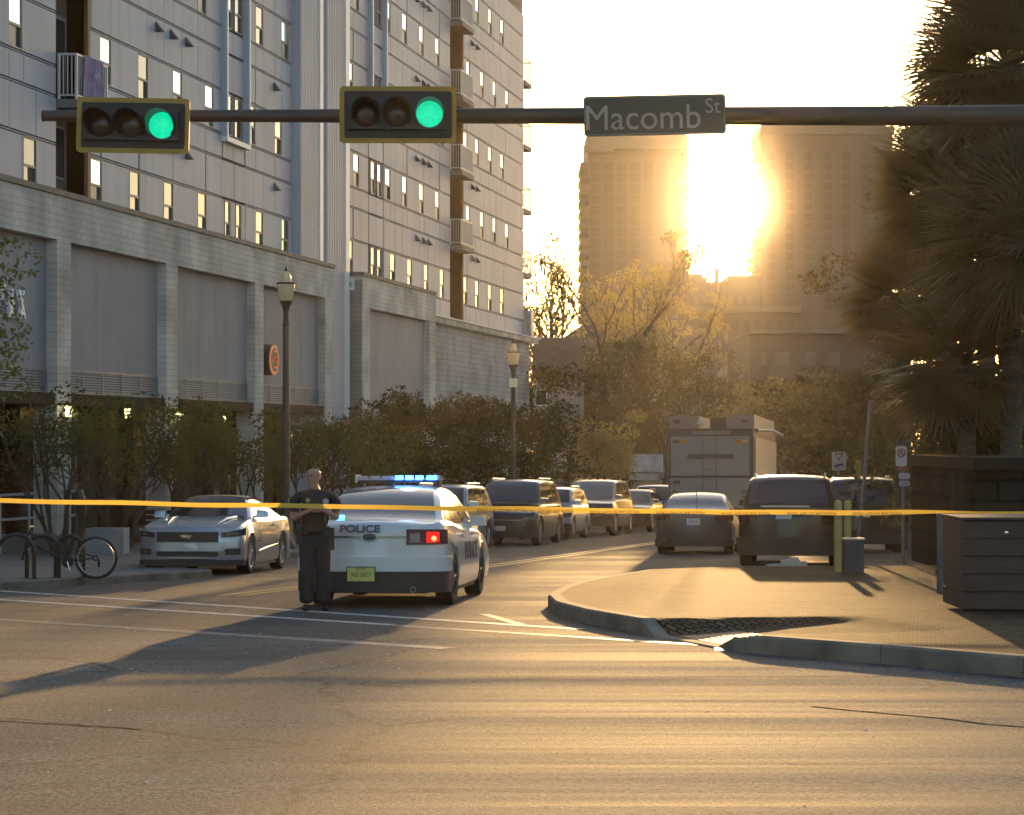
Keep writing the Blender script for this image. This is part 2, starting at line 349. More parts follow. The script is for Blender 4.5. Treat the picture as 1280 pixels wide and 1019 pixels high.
evC = [97.9 + .1, 100.3, 103.0, 105.7]; odC = [98.5, 101.3, 104.0, 106.8]
rndb = random.Random(11)
def window(parent, s, k0, k1, bright, wd=.76):
    f = MB(); h0, h1 = Kt(k0) + .04, Kt(k1) - .04; s0, s1 = s - wd / 2, s + wd / 2; t = .035; a0, a1 = AT - .005, AT + .1
    hm = h0 + (h1 - h0) * .45
    fbox(f, a0, a1, s0, s0 + t, h0, h1); fbox(f, a0, a1, s1 - t, s1, h0, h1)
    fbox(f, a0, a1, s0 + t, s1 - t, h0, h0 + t); fbox(f, a0, a1, s0 + t, s1 - t, h1 - t, h1); fbox(f, a0 + .01, a1, s0 + t, s1 - t, hm - .03, hm + .03)
    w_ = f.build('window', winf_m, parent)
    fpart('pane', sky_pane_m if bright else glass_m, w_, AT + .025, AT + .05, s0 + t, s1 - t, hm + .03, h1 - t)
    split = s0 + t + (wd - 2 * t) * (.62 if rndb.random() < .7 else .4)
    fpart('sash', mat('sash_grey', (.17, .16, .16), .4, var=.1) if bright else glass_m, w_, AT + .03, AT + .06, s0 + t, split, h0 + t, hm - .03)
    fpart('insect_screen', screen_m, w_, AT + .045, AT + .07, split, s1 - t, h0 + t, hm - .03)
def strips(parent, edges, k0, k1, m, skip=(), name='panel'):
    g = .03
    for a, b in zip(edges[:-1], edges[1:]):
        if b - a < .12 or any(x0 - .05 < (a + b) / 2 < x1 + .05 for x0, x1 in skip): continue
        mb = MB(); fbox(mb, AT + rndb.uniform(-.004, .004), AT + .06, a + g / 2, b - g / 2, Kt(k0) + .045, Kt(k1) - .045); mb.build(name, m, parent)
def wing(name, label, s0, s1, spans, levels):
    root = thing(name, label, 'building'); allp = 0
    mb = MB(); fbox(mb, AT + .07, AT + 14, s0, s1, Kt(.16), Kt(1.04)); 
    core = mb.build('wall', joint_m, root)
    for (c0, c1, ev, od) in spans:
        for n in levels:
            for kk in (.3218 + .1444 * n, .3218 + .1444 * n - .059, .3218 + .1444 * n - .092): fpart('joint_rail', panel_m, root, AT + .01, AT + .068, c0, c1, Kt(kk) - .012, Kt(kk) + .012)
            kt = .3218 + .1444 * n; kb = kt - .059; ks = kb - .033; ws = ev if n % 2 == 0 else od; wo = od if n % 2 == 0 else ev
            ws = [x for x in ws if c0 + .3 < x < c1 - .3]; wo = [x for x in wo if c0 + .3 < x < c1 - .3]
            e = [c0]
            for x in ws: e += [x - .34, x + .34]
            e.append(c1); strips(root, e, kb, kt, panel_m, skip=[(x - .3, x + .3) for x in ws])
            for x in ws:
                pb = {0: .12, 1: .75, 2: .85}.get(n, .9)
                window(root, x, kb, kt, (rndb.random() < pb) if s0 < 90 else rndb.random() < (.75 if n > 1 else .05))
            if n >= 0 or c0 > 89: 
                e = sorted([c0, c1] + [x - .34 for x in ws] + [x - .34 for x in wo]); strips(root, e, ks, kb, panel_m)
            e = sorted([c0, c1] + [x + .34 for x in ws] + [x - .34 for x in wo]); strips(root, e, kt, kt + .0524, panel_m)
            for q in [x for x in (60.7, 61.8, 63.0, 71.0, 89.2, 90.3, 91.2, 99.2, 100.2) if c0 < x < c1]:
                z = Kt(kt + .034); hd = MB(); hd.add([FP(AT, q - .09, z), FP(AT, q + .09, z), FP(AT, q + .09, z + .26), FP(AT, q - .09, z + .26), FP(AT - .2, q - .09, z), FP(AT - .2, q + .09, z)],
                       [(0, 1, 2, 3), (4, 5, 1, 0), (3, 2, 5, 4), (0, 3, 4), (1, 5, 2)]); hd.build('vent_hood', joint_m, root)
    return root
def balcony(root, s0, kfl, L=1.95, J=.44, towel=False, end=False):
    z = Kt(kfl); b = MB(); a0 = AT - J
    fbox(b, a0 - .05, AT + .05, s0 - .03, s0 + L + .03, z - .2, z); sl = b.build('balcony_slab', slab_m, root)
    r = MB()
    for q in (a0, AT - .03):
        fbox(r, q, q + .05, s0, s0 + .05, z, z + 1.1); fbox(r, q, q + .05, s0 + L - .05, s0 + L, z, z + 1.1)
    fbox(r, a0, a0 + .05, s0 + .05, s0 + L - .05, z + 1.05, z + 1.1); fbox(r, a0, a0 + .05, s0 + .05, s0 + L - .05, z + .08, z + .12)
    for s_ in (s0, s0 + L - .05):
        fbox(r, a0 + .05, AT - .03, s_, s_ + .05, z + 1.05, z + 1.1); fbox(r, a0 + .05, AT - .03, s_, s_ + .05, z + .08, z + .12)
    rl = r.build('railing', rail_m, root)
    b = MB(); n = int(L / .11)
    for i in range(1, n): fbox(b, a0 + .015, a0 + .035, s0 + i * L / n, s0 + i * L / n + .02, z + .12, z + 1.05)
    for i in range(1, 4):
        for s_ in (s0 + .015, s0 + L - .035): fbox(b, a0 + .02 + i * .1, a0 + .04 + i * .1, s_, s_ + .02, z + .12, z + 1.05)
    b.build('baluster', rail_m, rl)['kind'] = 'stuff'
def recess(root, s0, s1, levels):
    k0, k1 = .25 if s0 < 60 else .232, 1.04
    fpart('recess_wall', rust_m, root, AT + .0, AT + .069, s0, s1, Kt(k0), Kt(k1))
# near wing: the recess is cut by building the wing in two wall pieces around it
nearw = wing('apartment_tower', 'near grey panelled apartment wing with white window frame box and a purple-draped balcony', 36, 72.85,
             [(44, 54.0, [46.3, 49.4, 52.5], [45.5, 48.6, 51.7]), (55.9, 66.0, evA, odA), (68.15, 72.85, evA, odA)], range(0, 5))
def deep_recess(root, s0, s1):
    # replace the core by two cores with a gap so the balcony bay is a real recess
    for ch in list(root.children):
        if ch.name.startswith('wall'): bpy.data.objects.remove(ch)
core_parts = [(36, 54.0), (55.9, 72.85)]
deep_recess(nearw, 0, 0)
for a, b in core_parts: fpart('wall', joint_m, nearw, AT + .07, AT + 14, a, b, Kt(.16), Kt(1.04))
fpart('recess_wall', rust_m, nearw, AT - .02, AT + .55, 55.9, 56.05, Kt(.25), Kt(1.04))
fpart('recess_back', mat('recess_back', (.16, .13, .12), .7), nearw, AT + .5, AT + .8, 54.0, 55.9, Kt(.25), Kt(1.04))
for n in range(0, 4):
    k = .372 + .1444 * n
    if n == 0: kz = .2277
    d = fpart('balcony_door', winf_m, nearw, AT + .46, AT + .52, 54.75, 55.75, Kt(k) - (3.05 if 0 else 0), Kt(k) + 2.2); fpart('pane', glass_m, d, AT + .44, AT + .458, 54.85, 55.65, Kt(k) + .1, Kt(k) + 2.1)
    balcony(nearw, 54.14, k)
d = fpart('recess_window', winf_m, nearw, AT + .46, AT + .52, 54.95, 55.65, Kt(.29), Kt(.35)); fpart('pane', glass_m, d, AT + .44, AT + .458, 55.0, 55.6, Kt(.293), Kt(.347))
# projecting white window frames
def framebox(root, s0, s1, kb, wins, a0=AT - .17):
    t = .1; kt = 1.04
    mb = MB(); mb.mi = 0
    fbox(mb, a0, a0 + .03, s0, s0 + t, Kt(kb), Kt(kt)); fbox(mb, a0, a0 + .03, s1 - t, s1, Kt(kb), Kt(kt)); fbox(mb, a0, AT + .05, s0, s1, Kt(kb) - .14, Kt(kb))
    mb.build('frame_edge', trimw, root)
    mb = MB(); fbox(mb, a0 + .03, AT + .05, s0, s0 + t, Kt(kb), Kt(kt)); fbox(mb, a0 + .03, AT + .05, s1 - t, s1, Kt(kb), Kt(kt)); mb.build('frame_side', panel2_m, root)
framebox(nearw, 66.0, 68.15, .404, 0)
for n in (0, 1, 2, 3, 4):
    kt = .3218 + .1444 * n; kb = kt - .059
    if n == 0:
        for s in (66.5, 67.5): window(nearw, s, kb, kt, False, .5)
        strips(nearw, [66.0, 66.2], kb, kt, panel_m); strips(nearw, [66.8, 67.2], kb, kt, panel_m); strips(nearw, [67.8, 68.15], kb, kt, panel_m)
    else:
        s_ = 66.62; window(nearw, s_, kb, kt, True, .62); window(nearw, 67.5, kb, kt, False, .7)
    if n > 0: strips(nearw, [66.1, 67.0, 68.05], kt, kt + .0524, panel_m); strips(nearw, [66.1, 67.0, 68.05], kb - .033, kb, panel_m)
    else: strips(nearw, [66.0, 67.1, 68.15], kt, kt + .0524, panel_m)
# stepped cladding bays
rib = mat('ribbed_cladding', (.44, .48, .56), .5, var=.07, scale=.4, stain=.14)
def ribbed(root, s0, s1, a, kb, n):
    mb = MB(); fbox(mb, a, AT + .1, s0, s1, kb, Kt(1.04)); wdt = (s1 - s0) / n
    for i in range(n): fbox(mb, a - .025, a - .001, s0 + (i + .25) * wdt, s0 + (i + .75) * wdt, kb, Kt(1.04))
    mb.build('cladding_bay', rib, root)
farw = wing('apartment_tower', 'far grey panelled apartment wing with rust coloured balcony column at the street end', 72.86, 110.9,
            [(78.9, 82.1, evB, odB), (84.3, 95.1, evB, odB), (97.4, 110.9, evC, odC)], range(0, 5))
ribbed(farw, 72.9, 74.95, AT - .25, -2.6, 12); fpart('corner_sky_sheen', trimw, farw, AT - .30, AT - .0, 74.97, 75.35, -2.6, Kt(1.04))  # bay edges painted white to carry the bright sky they reflect
ribbed(farw, 76.2, 78.35, AT - .16, -2.6, 10); fpart('corner_sky_sheen', trimw, farw, AT - .22, AT - .0, 78.37, 78.85, -2.6, Kt(1.04))
fpart('recess_strip', rib, farw, AT + .0, AT + .3, 75.37, 76.18, -2.6, Kt(1.04))
framebox(farw, 82.15, 84.25, .549, 0)
for n in range(0, 5):
    kt = .3218 + .1444 * n; kb = kt - .059
    if n >= 2: window(farw, 82.75, kb, kt, True, .6); window(farw, 83.65, kb, kt, False, .6)
    else: window(farw, 82.75, kb, kt, n == 1, .6); window(farw, 83.65, kb, kt, n == 1, .6)
    strips(farw, [82.2, 83.2, 84.2], kt, kt + .0524, panel_m); strips(farw, [82.2, 83.2, 84.2], kb - .033, kb, panel_m)
# balcony column of the far wing: recess cut like the near one
deep_recess(farw, 0, 0)
for a, b in ((72.9, 95.1), (97.4, 110.9)): fpart('wall', joint_m, farw, AT + .07, AT + 14, a, b, Kt(.16), Kt(1.04))
fpart('recess_wall', rust_m, farw, AT - .02, AT + .75, 97.4, 97.55, Kt(.232), Kt(1.04)); fpart('recess_back', rust_m, farw, AT + .7, AT + 1, 95.1, 97.4, Kt(.232), Kt(1.04))
for n in range(0, 4): balcony(farw, 95.12, .372 + .1444 * n, 2.2, .47)
# end balconies
for n in range(-1, 4):
    z = Kt(.372 + .1444 * n); mb = MB(); a0, a1 = AT - .05, AT + 1.9
    fbox(mb, a0, a1, 110.92, 112.6, z - .2, z); mb.build('balcony_slab', slab_m, farw)
    mb = MB()
    for s_ in (110.95, 112.5):
        fbox(mb, a0, a0 + .05, s_, s_ + .05, z, z + 1.1); fbox(mb, a1 - .05, a1, s_, s_ + .05, z, z + 1.1)
    fbox(mb, a0, a0 + .05, 111.0, 112.5, z + 1.05, z + 1.1); fbox(mb, a0 + .05, a1 - .05, 112.5, 112.55, z + 1.05, z + 1.1)
    for i in range(1, 10): fbox(mb, a0 + .015, a0 + .035, 110.95 + i * .16, 110.97 + i * .16, z, z + 1.05)
    for i in range(1, 12): fbox(mb, a0 + i * .16, a0 + i * .16 + .02, 112.51, 112.53, z, z + 1.05)
    mb.build('railing', rail_m, farw)
# wall behind podium under the towers
# ---------------------------------------------------------------- podium
def gz(s): return zg(s) - CZ + KHL
pod = thing('podium_building', 'two storey painted brick podium with grey wall bays over a shopfront', 'building')
K = lambda k: k * 21.0
mb = MB(); fbox(mb, 20.95, 21.55, 28, 75.55, K(.2665), K(.2727)); mb.build('coping', cop_m, pod)
ss = [28, 38.1, 45.4, 52.57, 59.7, 67.15, 75.5]
for a, b in zip(ss[:-1], ss[1:]): fpart('brick_band', brickw, pod, 21.0, 21.5, a + .008, b - .008, K(.2175), K(.2662))
piers = [(45.2, 46.0), (52.57, 53.38), (59.75, 60.6), (67.15, 67.97), (74.5, 75.3)]
for a, b in piers:
    fpart('pier', brickw, pod, 21.0, 21.55, a, b, gz(a) - .1, K(.2173))
bays = [(28, 45.2)] + [(piers[i][1], piers[i + 1][0]) for i in range(4)]
for a, b in bays:
    fpart('wall_panel', stucco, pod, 21.25, 21.6, a, b, K(.0765), K(.2173))
    # louvre band
    lv = MB(); fbox(lv, 21.22, 21.27, a + .02, b - .02, K(.0745), K(.0763)); fbox(lv, 21.22, 21.27, a + .02, b - .02, K(.0492), K(.0506))
    n = 5
    for i in range(n + 1):
        q = a + .02 + (b - a - .1) * i / n; fbox(lv, 21.215, 21.27, q, q + .05, K(.0492), K(.0763))
    lf = lv.build('louvre_frame', louv_m, pod)
    h0, h1 = K(.0506), K(.0745); st = 8
    for i in range(st):
        z = h0 + (h1 - h0) * (i + .2) / st; m_ = MB(); m_.hexa([FP(21.23, a + .05, z), FP(21.23, b - .05, z), FP(21.26, b - .05, z + .035), FP(21.26, a + .05, z + .035), FP(21.23, a + .05, z + .012), FP(21.23, b - .05, z + .012), FP(21.26, b - .05, z + .047), FP(21.26, a + .05, z + .047)])
        m_.build('louvre_slat', louv_m, lf)
    fpart('louvre_back', joint_m, pod, 21.28, 21.6, a, b, K(.0492), K(.0763))
    # canopy fascia, shopfront
    fpart('fascia', dark_m, pod, 21.05, 22.3, a, b, K(.036), K(.049))
    g = gz((a + b) / 2); A0 = 22.2
    fr = MB(); hd = g + 2.55
    nb = max(3, int((b - a) / 1.25)); wdt = (b - a) / nb
    for i in range(nb + 1): q = a + i * wdt; fbox(fr, A0, A0 + .12, max(a, q - .045), min(b, q + .045), g - .15, K(.036))
    fbox(fr, A0 + .005, A0 + .1, a, b, hd, hd + .12); fbox(fr, A0 + .005, A0 + .1, a, b, g - .15, g + .25)
    sf = fr.build('shop_frame', dark_m, pod)
    for i in range(nb):
        q = a + i * wdt; fpart('shop_pane', store_glass, sf, A0 + .05, A0 + .07, q + .045, q + wdt - .045, g + .25, hd); fpart('shop_pane', store_glass, sf, A0 + .05, A0 + .07, q + .045, q + wdt - .045, hd + .12, K(.036))
    if a > 40:
        rp_ = random.Random(int(a)); q = a + wdt * rp_.choice([.5, 1.5, 2.5, 3.5]); fpart('paper_notice', mat('paper', (.55, .57, .6), .6), sf, A0 + .03, A0 + .04, q - .12, q + .12, g + 1.55, g + 1.95)
fpart('inner_wall', dark_m, pod, 25.5, 26, 28, 75.5, -5, 1.0); fpart('podium_roof', cop_m, pod, 21.5, 22.0, 28, 75.5, K(.25), K(.26))
# letters standing in the shop windows
lm = mat('shop_letter', (.30, .30, .31), .5)
def letters(parent, s0, z0, H, W, gap, strokes, sc=1.):
    i = 0
    for st in strokes:
        mb = MB()
        for (x0, y0, x1, y1) in st:
            p = Vector(FP(22.1, s0 + (x0 * W), z0 + y0 * H)); q = Vector(FP(22.1, s0 + (x1 * W), z0 + y1 * H)); mb.tube([p, q], .022, 5)
        mb.build('shop_letter', lm, parent); s0 += W + gap
ONYX = [[(0, 0, 0, .45), (0, .45, .5, 1), (.5, 1, 1, .45), (1, .45, .7, 0)], [(0, 0, 0, 1), (0, 1, 1, 0), (1, 0, 1, 1)], [(0, 1, .5, .5), (1, 1, .5, .5), (.5, .5, .5, 0)], [(0, 0, 1, 1), (0, 1, 1, 0)]]
for s0 in (54.5, 62.3):
    letters(pod, s0, -1.08, .9, .78, .42, ONYX)
# white letters on the wall bay at the left edge
wl = mat('white_letter', (.85, .87, .88), .4); 
for (s_, k_, ch, sz) in ((50.95, .148, 'V', .34), (50.45, .148, 'I', .34), (49.95, .151, 'Y', .34), (49.4, .151, 'K', .34), (51.0, .1335, 'A', .34), (50.4, .1335, 'X', .34), (49.8, .1335, 'L', .34)):
    p = FP(21.18, s_, K(k_)); text('wall_letter', ch, sz * 1.35, wl, pod, p, (math.pi / 2, 0, math.radians(90 - 11.3)), .05, bold=.008)
# second, smaller podium
pod2 = thing('podium_building', 'smaller painted brick podium block with one grey bay and a wall lamp on its side', 'building')
fpart('coping', cop_m, pod2, 20.95, 24, 79.02, 90.0, K(.2672), K(.2735)); fpart('brick_band', brickw, pod2, 21.0, 24, 79.1, 89.9, K(.2165), K(.267))
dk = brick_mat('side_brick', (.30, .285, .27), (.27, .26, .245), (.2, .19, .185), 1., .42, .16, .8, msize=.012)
for a, b in ((79.1, 80.1), (88.9, 89.9)): fpart('pier', brickw, pod2, 21.0, 21.6, a, b, gz(a) - .1, K(.2163))
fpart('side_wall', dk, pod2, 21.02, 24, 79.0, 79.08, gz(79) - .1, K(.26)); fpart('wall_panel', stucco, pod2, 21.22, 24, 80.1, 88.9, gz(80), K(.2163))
mb = MB(); P0 = Vector(FP(21.45, 78.98, K(.2525))); mb.box(P0.x - .2, P0.x + .2, 78.86, 78.98, P0.z - .2, P0.z + .2); wlmp = mb.build('wall_lamp', trimw, pod2)
mb = MB(); mb.box(P0.x - .1, P0.x + .1, 78.8, 78.86, P0.z - .09, P0.z + .08); mb.build('lamp_lens', winf_m, wlmp)
pod3 = thing('podium_building', 'low pale tiled parking podium wall with projecting parapet, farthest along the street', 'building')
tile = brick_mat('tile_wall', (.40, .41, .44), (.36, .37, .395), (.27, .27, .285), 1., .8, .22, .65, msize=.02)
fpart('wall', tile, pod3, 21.45, 30, 89.95, 111.5, gz(100) - .3, K(.219)); fpart('parapet', brickw, pod3, 21.2, 30, 89.95, 112.6, K(.2195), K(.230)); fpart('parapet_cap', panel2_m, pod3, 21.12, 30, 89.95, 112.8, K(.2303), K(.2335))
for i in range(4): fpart('terrace_screen', rail_m, pod3, 21.3 + i * .5, 21.7 + i * .5, 111.6, 111.7, K(.234), K(.234) + 1.3)
fpart('terrace_screen', rail_m, pod3, 21.25, 21.3, 110.95, 111.6, K(.234), K(.234) + 1.3)
# round blade sign
t = thing('round_sign', 'round orange lit sign fixed to the grey wall bay behind the near lamp post', 'sign')
org = mat('sign_orange', (.55, .17, .07), .5, var=.2, scale=6, emit=.12); drk = mat('sign_dark', (.06, .045, .035), .5)
fdir = Vector((.2, 1, 0)).normalized(); fn = Vector((1, -.2, 0)).normalized()
def fdisc(name, m, a, s, h, r, th, parent, n=28, ring=None):
    c = Vector(FP(a, s, h)); mb = MB(); P = [c + (fdir * math.cos(2 * math.pi * i / n) + Vector((0, 0, 1)) * math.sin(2 * math.pi * i / n)) * r for i in range(n)]
    if ring:
        Q = [c + (p - c) * ring for p in P]; D = fn * th; mb.add(P + Q + [p + D for p in P] + [p + D for p in Q], [f for i in range(n) for j in [(i + 1) % n] for f in ((i, j, 2 * n + j, 2 * n + i), (n + i, 3 * n + i, 3 * n + j, n + j), (2 * n + i, 2 * n + j, 3 * n + j, 3 * n + i))])
    else: mb.prism(P, fn * th)
    return mb.build(name, m, parent)
fdisc('sign_box', drk, 21.24, 68.75, K(.1115), .47, .30, t); fdisc('sign_ring', org, 20.93, 68.75, K(.1115), .46, .02, t, ring=.78)
for arc in ([(-.12, .25), (.16, .25), (.2, .1), (.02, .02), (.2, -.06), (.2, -.22), (-.1, -.24)], [(-.2, .1), (-.25, -.05), (-.12, -.02)]):
    mb = MB(); mb.tube([Vector(FP(20.92, 68.75 + x, K(.1115) + z)) for x, z in arc], .035, 5); mb.build('sign_stroke', org, t)
# wall lanterns glowing
lan_m = mat('lantern_glow', (1, .86, .35), .4, var=0, emit=1.3)
first = None
for i, (s_, k_, lb) in enumerate(((52.6, .0282, 'glowing lantern on the leftmost brick pier above the handrail'), (56.3, .0275, 'glowing lantern above the shop window with the big letters'), (60.0, .0268, 'glowing lantern on the brick pier right of the big shop letters'),
                         (63.6, .024, 'faint glowing lantern deep among the tree leaves left of the lamp post'), (69.9, -.0005, 'low glowing lantern just left of the near lamp post'), (71.4, -.0015, 'low glowing lantern just right of the near lamp post'))):
    c = Vector(FP(20.75, s_, K(k_))); t = thing('wall_lantern', lb, 'lantern', c, group='lanterns along the shopfront')
    sc = 1 if i < 3 else .6
    mb = MB(); mb.lathe([(.0, -.12 * sc), (.06 * sc, -.11 * sc), (.1 * sc, .02), (.09 * sc, .12 * sc), (0, .16 * sc)], n=8); mb.build('lantern_glass', lan_m, t)
    mb = MB(); mb.box(-.3, 0, -.02, .02, .17 * sc, .2 * sc); mb.lathe([(0, .24 * sc), (.09 * sc, .18 * sc), (.11 * sc, .15 * sc), (0, .155 * sc)], n=8); mb.build('bracket', dark_m, t)
# purple towel on the balcony
towel_m = mat('purple_towel', (.27, .19, .36), .8, var=.2, scale=3)
mb = MB(); s0, s1 = 54.55, 55.7; zt = Kt(.372) + 1.12; n = 12; vs = []
for i in range(n + 1):
    for j in range(6):
        s_ = s0 + (s1 - s0) * i / n; vs.append(FP(AT - .47 - .025 * math.sin(i * 2.1 + j * .4), s_ - (.03 * j if i == 0 else 0), zt - j * .19 - (.07 * math.sin(i * 1.3) if j == 5 else 0)))
mb.add(vs, [(i * 6 + j, i * 6 + j + 1, (i + 1) * 6 + j + 1, (i + 1) * 6 + j) for i in range(n) for j in range(5)])
o = mb.build('towel', towel_m, smooth=80); tag(o, 'purple towel with a white emblem hung over the near balcony railing', 'towel')
mb = MB()
for arc in ([(0, .2), (-.1, .05), (.0, -.1), (.1, .05), (0, .2)], [(.15, .2), (.15, -.1), (.32, .12), (.32, -.12)]):
    mb.tube([Vector(FP(AT - .51, 55.0 + x, zt - .42 + z)) for x, z in arc], .016, 4)
mb.build('emblem', mat('towel_white', (.6, .58, .65), .8), o)
# ---------------------------------------------------------------- far buildings
hz_m = mat('far_wall', (.11, .085, .065), .8, var=.08, scale=.05); hz2 = mat('far_slab', (.16, .125, .10), .8, var=.1); hz3 = mat('far_dark', (.085, .065, .05), .8, var=.1)
def PX(u, D): return (u - 640) / F * D
def PZ(v, D): return CZ + (HOR - v) / F * D
def far_tower(name, label, u0, u1, vt, D, vs_, dv, depth=22, notch=None):
    root = thing(name, label, 'building'); x0, x1 = PX(u0, D), PX(u1, D); zt = PZ(vt, D)
    mb = MB(); mb.box(x0, x1, D, D + depth, zg(D) - 1, zt); mb.build('wall', hz_m, root)
    pr = MB(); pr.box(x0 - .3, x1 + .3, D - .6, D + depth + .5, zt + .01, zt + 1.8); pr.build('roof_parapet', hz2, root)
    v = vs_; i = 0; H = dv / F * D
    fl = MB()
    while PZ(v, D) > 8:
        z = PZ(v, D)
        for (xa, xb) in ((x0 - 1.5, x0 - .01), (x1 + .01, x1 + 1.5)):
            mb = MB(); mb.box(xa, xb, D + 1, D + depth - 2, z - 1.1, z); mb.build('balcony', hz2, root)
        for k in range(7):
            xx = x0 + (x1 - x0) * (k + .5) / 7; mb = MB(); mb.box(xx - .9, xx + .9, D - .06, D - .01, z - 1.9, z - .2); mb.build('window', hz3, root)
        v += dv
    return root
ft = far_tower('tower_block', 'distant tower block with notched balcony edges behind the street name sign', 736, 852, 192, 430, 202, 13.6)
D = 430; mb = MB(); mb.box(PX(733, D), PX(857, D), D - 2, D + 20, PZ(188, D), PZ(168, D)); mb.build('roof_crown', hz2, ft)
mb = MB(); mb.box(PX(731, D), PX(768, D), D - 2.6, D - 2.05, PZ(192, D), PZ(184, D)); mb.build('roof_ledge', hz2, ft)
mb = MB(); mb.box(PX(858, D) - .6, PX(857, D) + .4, D, D + 18, PZ(205, D), PZ(170, D)); mb.build('roof_fin', hz2, ft)
ft2 = far_tower('tower_block', 'large distant tower block whose edge meets the sun glare', 952, 1116, 168, 520, 190, 12.5, notch=1)
D = 520; mb = MB(); mb.box(PX(955, D), PX(1110, D), D + 3, D + 20, PZ(166, D), PZ(152, D)); mb.build('penthouse', hz2, ft2)
t = thing('stone_building', 'distant building with stepped parapet and a chimney under the sun glare', 'building'); D = 260
mb = MB(); mb.box(PX(848, D), PX(1010, D), D, D + 15, -5, PZ(384, D)); mb.build('wall', hz_m, t)
mb = MB(); mb.box(PX(846, D), PX(885, D), D + 1, D + 14, PZ(384, D) + .02, PZ(346, D)); mb.box(PX(858, D), PX(880, D), D + 2, D + 12, PZ(346, D) + .01, PZ(341, D)); mb.box(PX(912, D), PX(952, D), D + 1, D + 14, PZ(384, D) + .02, PZ(344, D)); mb.box(PX(885, D) + .02, PX(912, D) - .02, D + 1, D + 14, PZ(384, D) + .02, PZ(352, D)); mb.build('roof_storey', hz_m, t)
mb = MB(); mb.box(PX(896, D), PX(900, D), D + 2, D + 3, PZ(352, D), PZ(334, D)); mb.build('chimney', hz3, t)
mb = MB(); mb.box(PX(845, D), PX(1000, D), D - 1.2, D - .02, PZ(391, D), PZ(383, D)); mb.build('cornice', hz2, t)
for u in range(868, 945, 11):
    mb = MB(); mb.box(PX(u, D), PX(u + 6, D), D + .9, D + .98, PZ(379, D), PZ(369, D)); mb.build('window', hz2, t)
for u in range(860, 1000, 14):
    mb = MB(); mb.box(PX(u, D), PX(u + 7, D), D - .08, D - .01, PZ(415, D), PZ(400, D)); mb.build('window', hz3, t)
t = thing('gabled_house', 'broad gabled house with white columns behind the parked cars', 'house'); D = 172
roofm = mat('brown_roof', (.09, .06, .045), .85, var=.2)
gz_ = zg(D)
mb = MB(); mb.box(PX(700, D), PX(912, D), D, D + 14, gz_ - .5, PZ(432, D)); mb.build('wall', mat('house_wall', (.3, .26, .2), .8), t)
mb = MB(); e = PZ(432, D); pk = PZ(392, D); mb.add([(PX(690, D), D - 1.5, e), (PX(920, D), D - 1.5, e - .1), (PX(920, D), D + 15, e - .1), (PX(690, D), D + 15, e), (PX(745, D), D + 6, pk), (PX(850, D), D + 6, pk)], [(0, 1, 5, 4), (1, 2, 5), (2, 3, 4, 5), (3, 0, 4), (0, 3, 2, 1)]); mb.build('roof', roofm, t)
mb = MB(); mb.box(PX(690, D), PX(920, D), D - 1.6, D - 1.45, e - .55, e - .12); mb.build('eave_board', hz2, t)
for u in (892, 899, 908, 914): mb = MB(); mb.lathe([(.22, 0), (.22, .2), (.17, .25), (.16, PZ(436, D) - gz_ - .3), (.22, PZ(436, D) - gz_)], (PX(u, D), D - 1.2, gz_), n=10); mb.build('column', mat('cream_column', (.6, .55, .47), .7), t)
t = thing('stone_building', 'brown building with pale window panels half hidden by the palm fronds', 'building'); D = 150
mb = MB(); mb.box(PX(938, D), PX(1130, D), D, D + 16, -5, PZ(418, D)); mb.build('wall', hz_m, t); mb = MB(); mb.box(PX(936, D), PX(1132, D), D - .5, D + 16.5, PZ(418, D) + .01, PZ(413, D)); mb.build('cornice', hz2, t)
for (u0, u1, v0, v1) in ((948, 958, 440, 457), (968, 987, 440, 457), (948, 958, 478, 500), (968, 987, 478, 500), (1005, 1020, 440, 457), (1035, 1050, 440, 457)):
    mb = MB(); mb.box(PX(u0, D), PX(u1, D), D - .08, D - .01, PZ(v1, D), PZ(v0, D)); mb.build('window', hz2, t)
t = thing('white_house', 'white sided house end with a window beside the podium wall', 'house'); D = 118
mb = MB(); mb.box(PX(668, D), PX(730, D), D, D + 8, zg(D) - .3, PZ(468, D)); mb.build('wall', mat('white_siding', (.3, .29, .28), .7, var=.06), t)
mb = MB(); mb.prism([(PX(664, D), D - .5, PZ(470, D)), (PX(734, D), D - .5, PZ(470, D)), (PX(728, D), D + 4, PZ(418, D)), (PX(668, D), D + 4, PZ(418, D))], (0, .2, -.15)); mb.build('roof', roofm, t)
mb = MB(); mb.box(PX(669, D), PX(684, D), D - .07, D - .01, PZ(508, D), PZ(486, D)); wf = mb.build('window', trimw, t); mb = MB(); mb.box(PX(670.5, D), PX(682.5, D), D - .09, D - .072, PZ(506, D), PZ(488, D)); mb.build('pane', glass_m, wf)
t = thing('brick_building', 'low dark stone walled restaurant corner behind the slatted bin', 'building')
stw = brick_mat('stone_wall', (.05, .04, .033), (.035, .03, .026), (.02, .018, .016), 1., .9, .35, .8, plane='front', msize=.03)
D = 38; mb = MB(); mb.box(PX(1218, D), 16, D, D + 6, zg(D), PZ(588, D)); mb.build('wall', stw, t)
mb = MB(); mb.box(PX(1212, D), 16, D - .3, D + 6.2, PZ(588, D) + .01, PZ(572, D)); mb.build('cap', dark_m, t)
mb = MB(); mb.box(PX(1190, D), PX(1202, D), D - .2, D + .1, zg(D) + .1, PZ(590, D)); mb.build('post', dark_m, t)
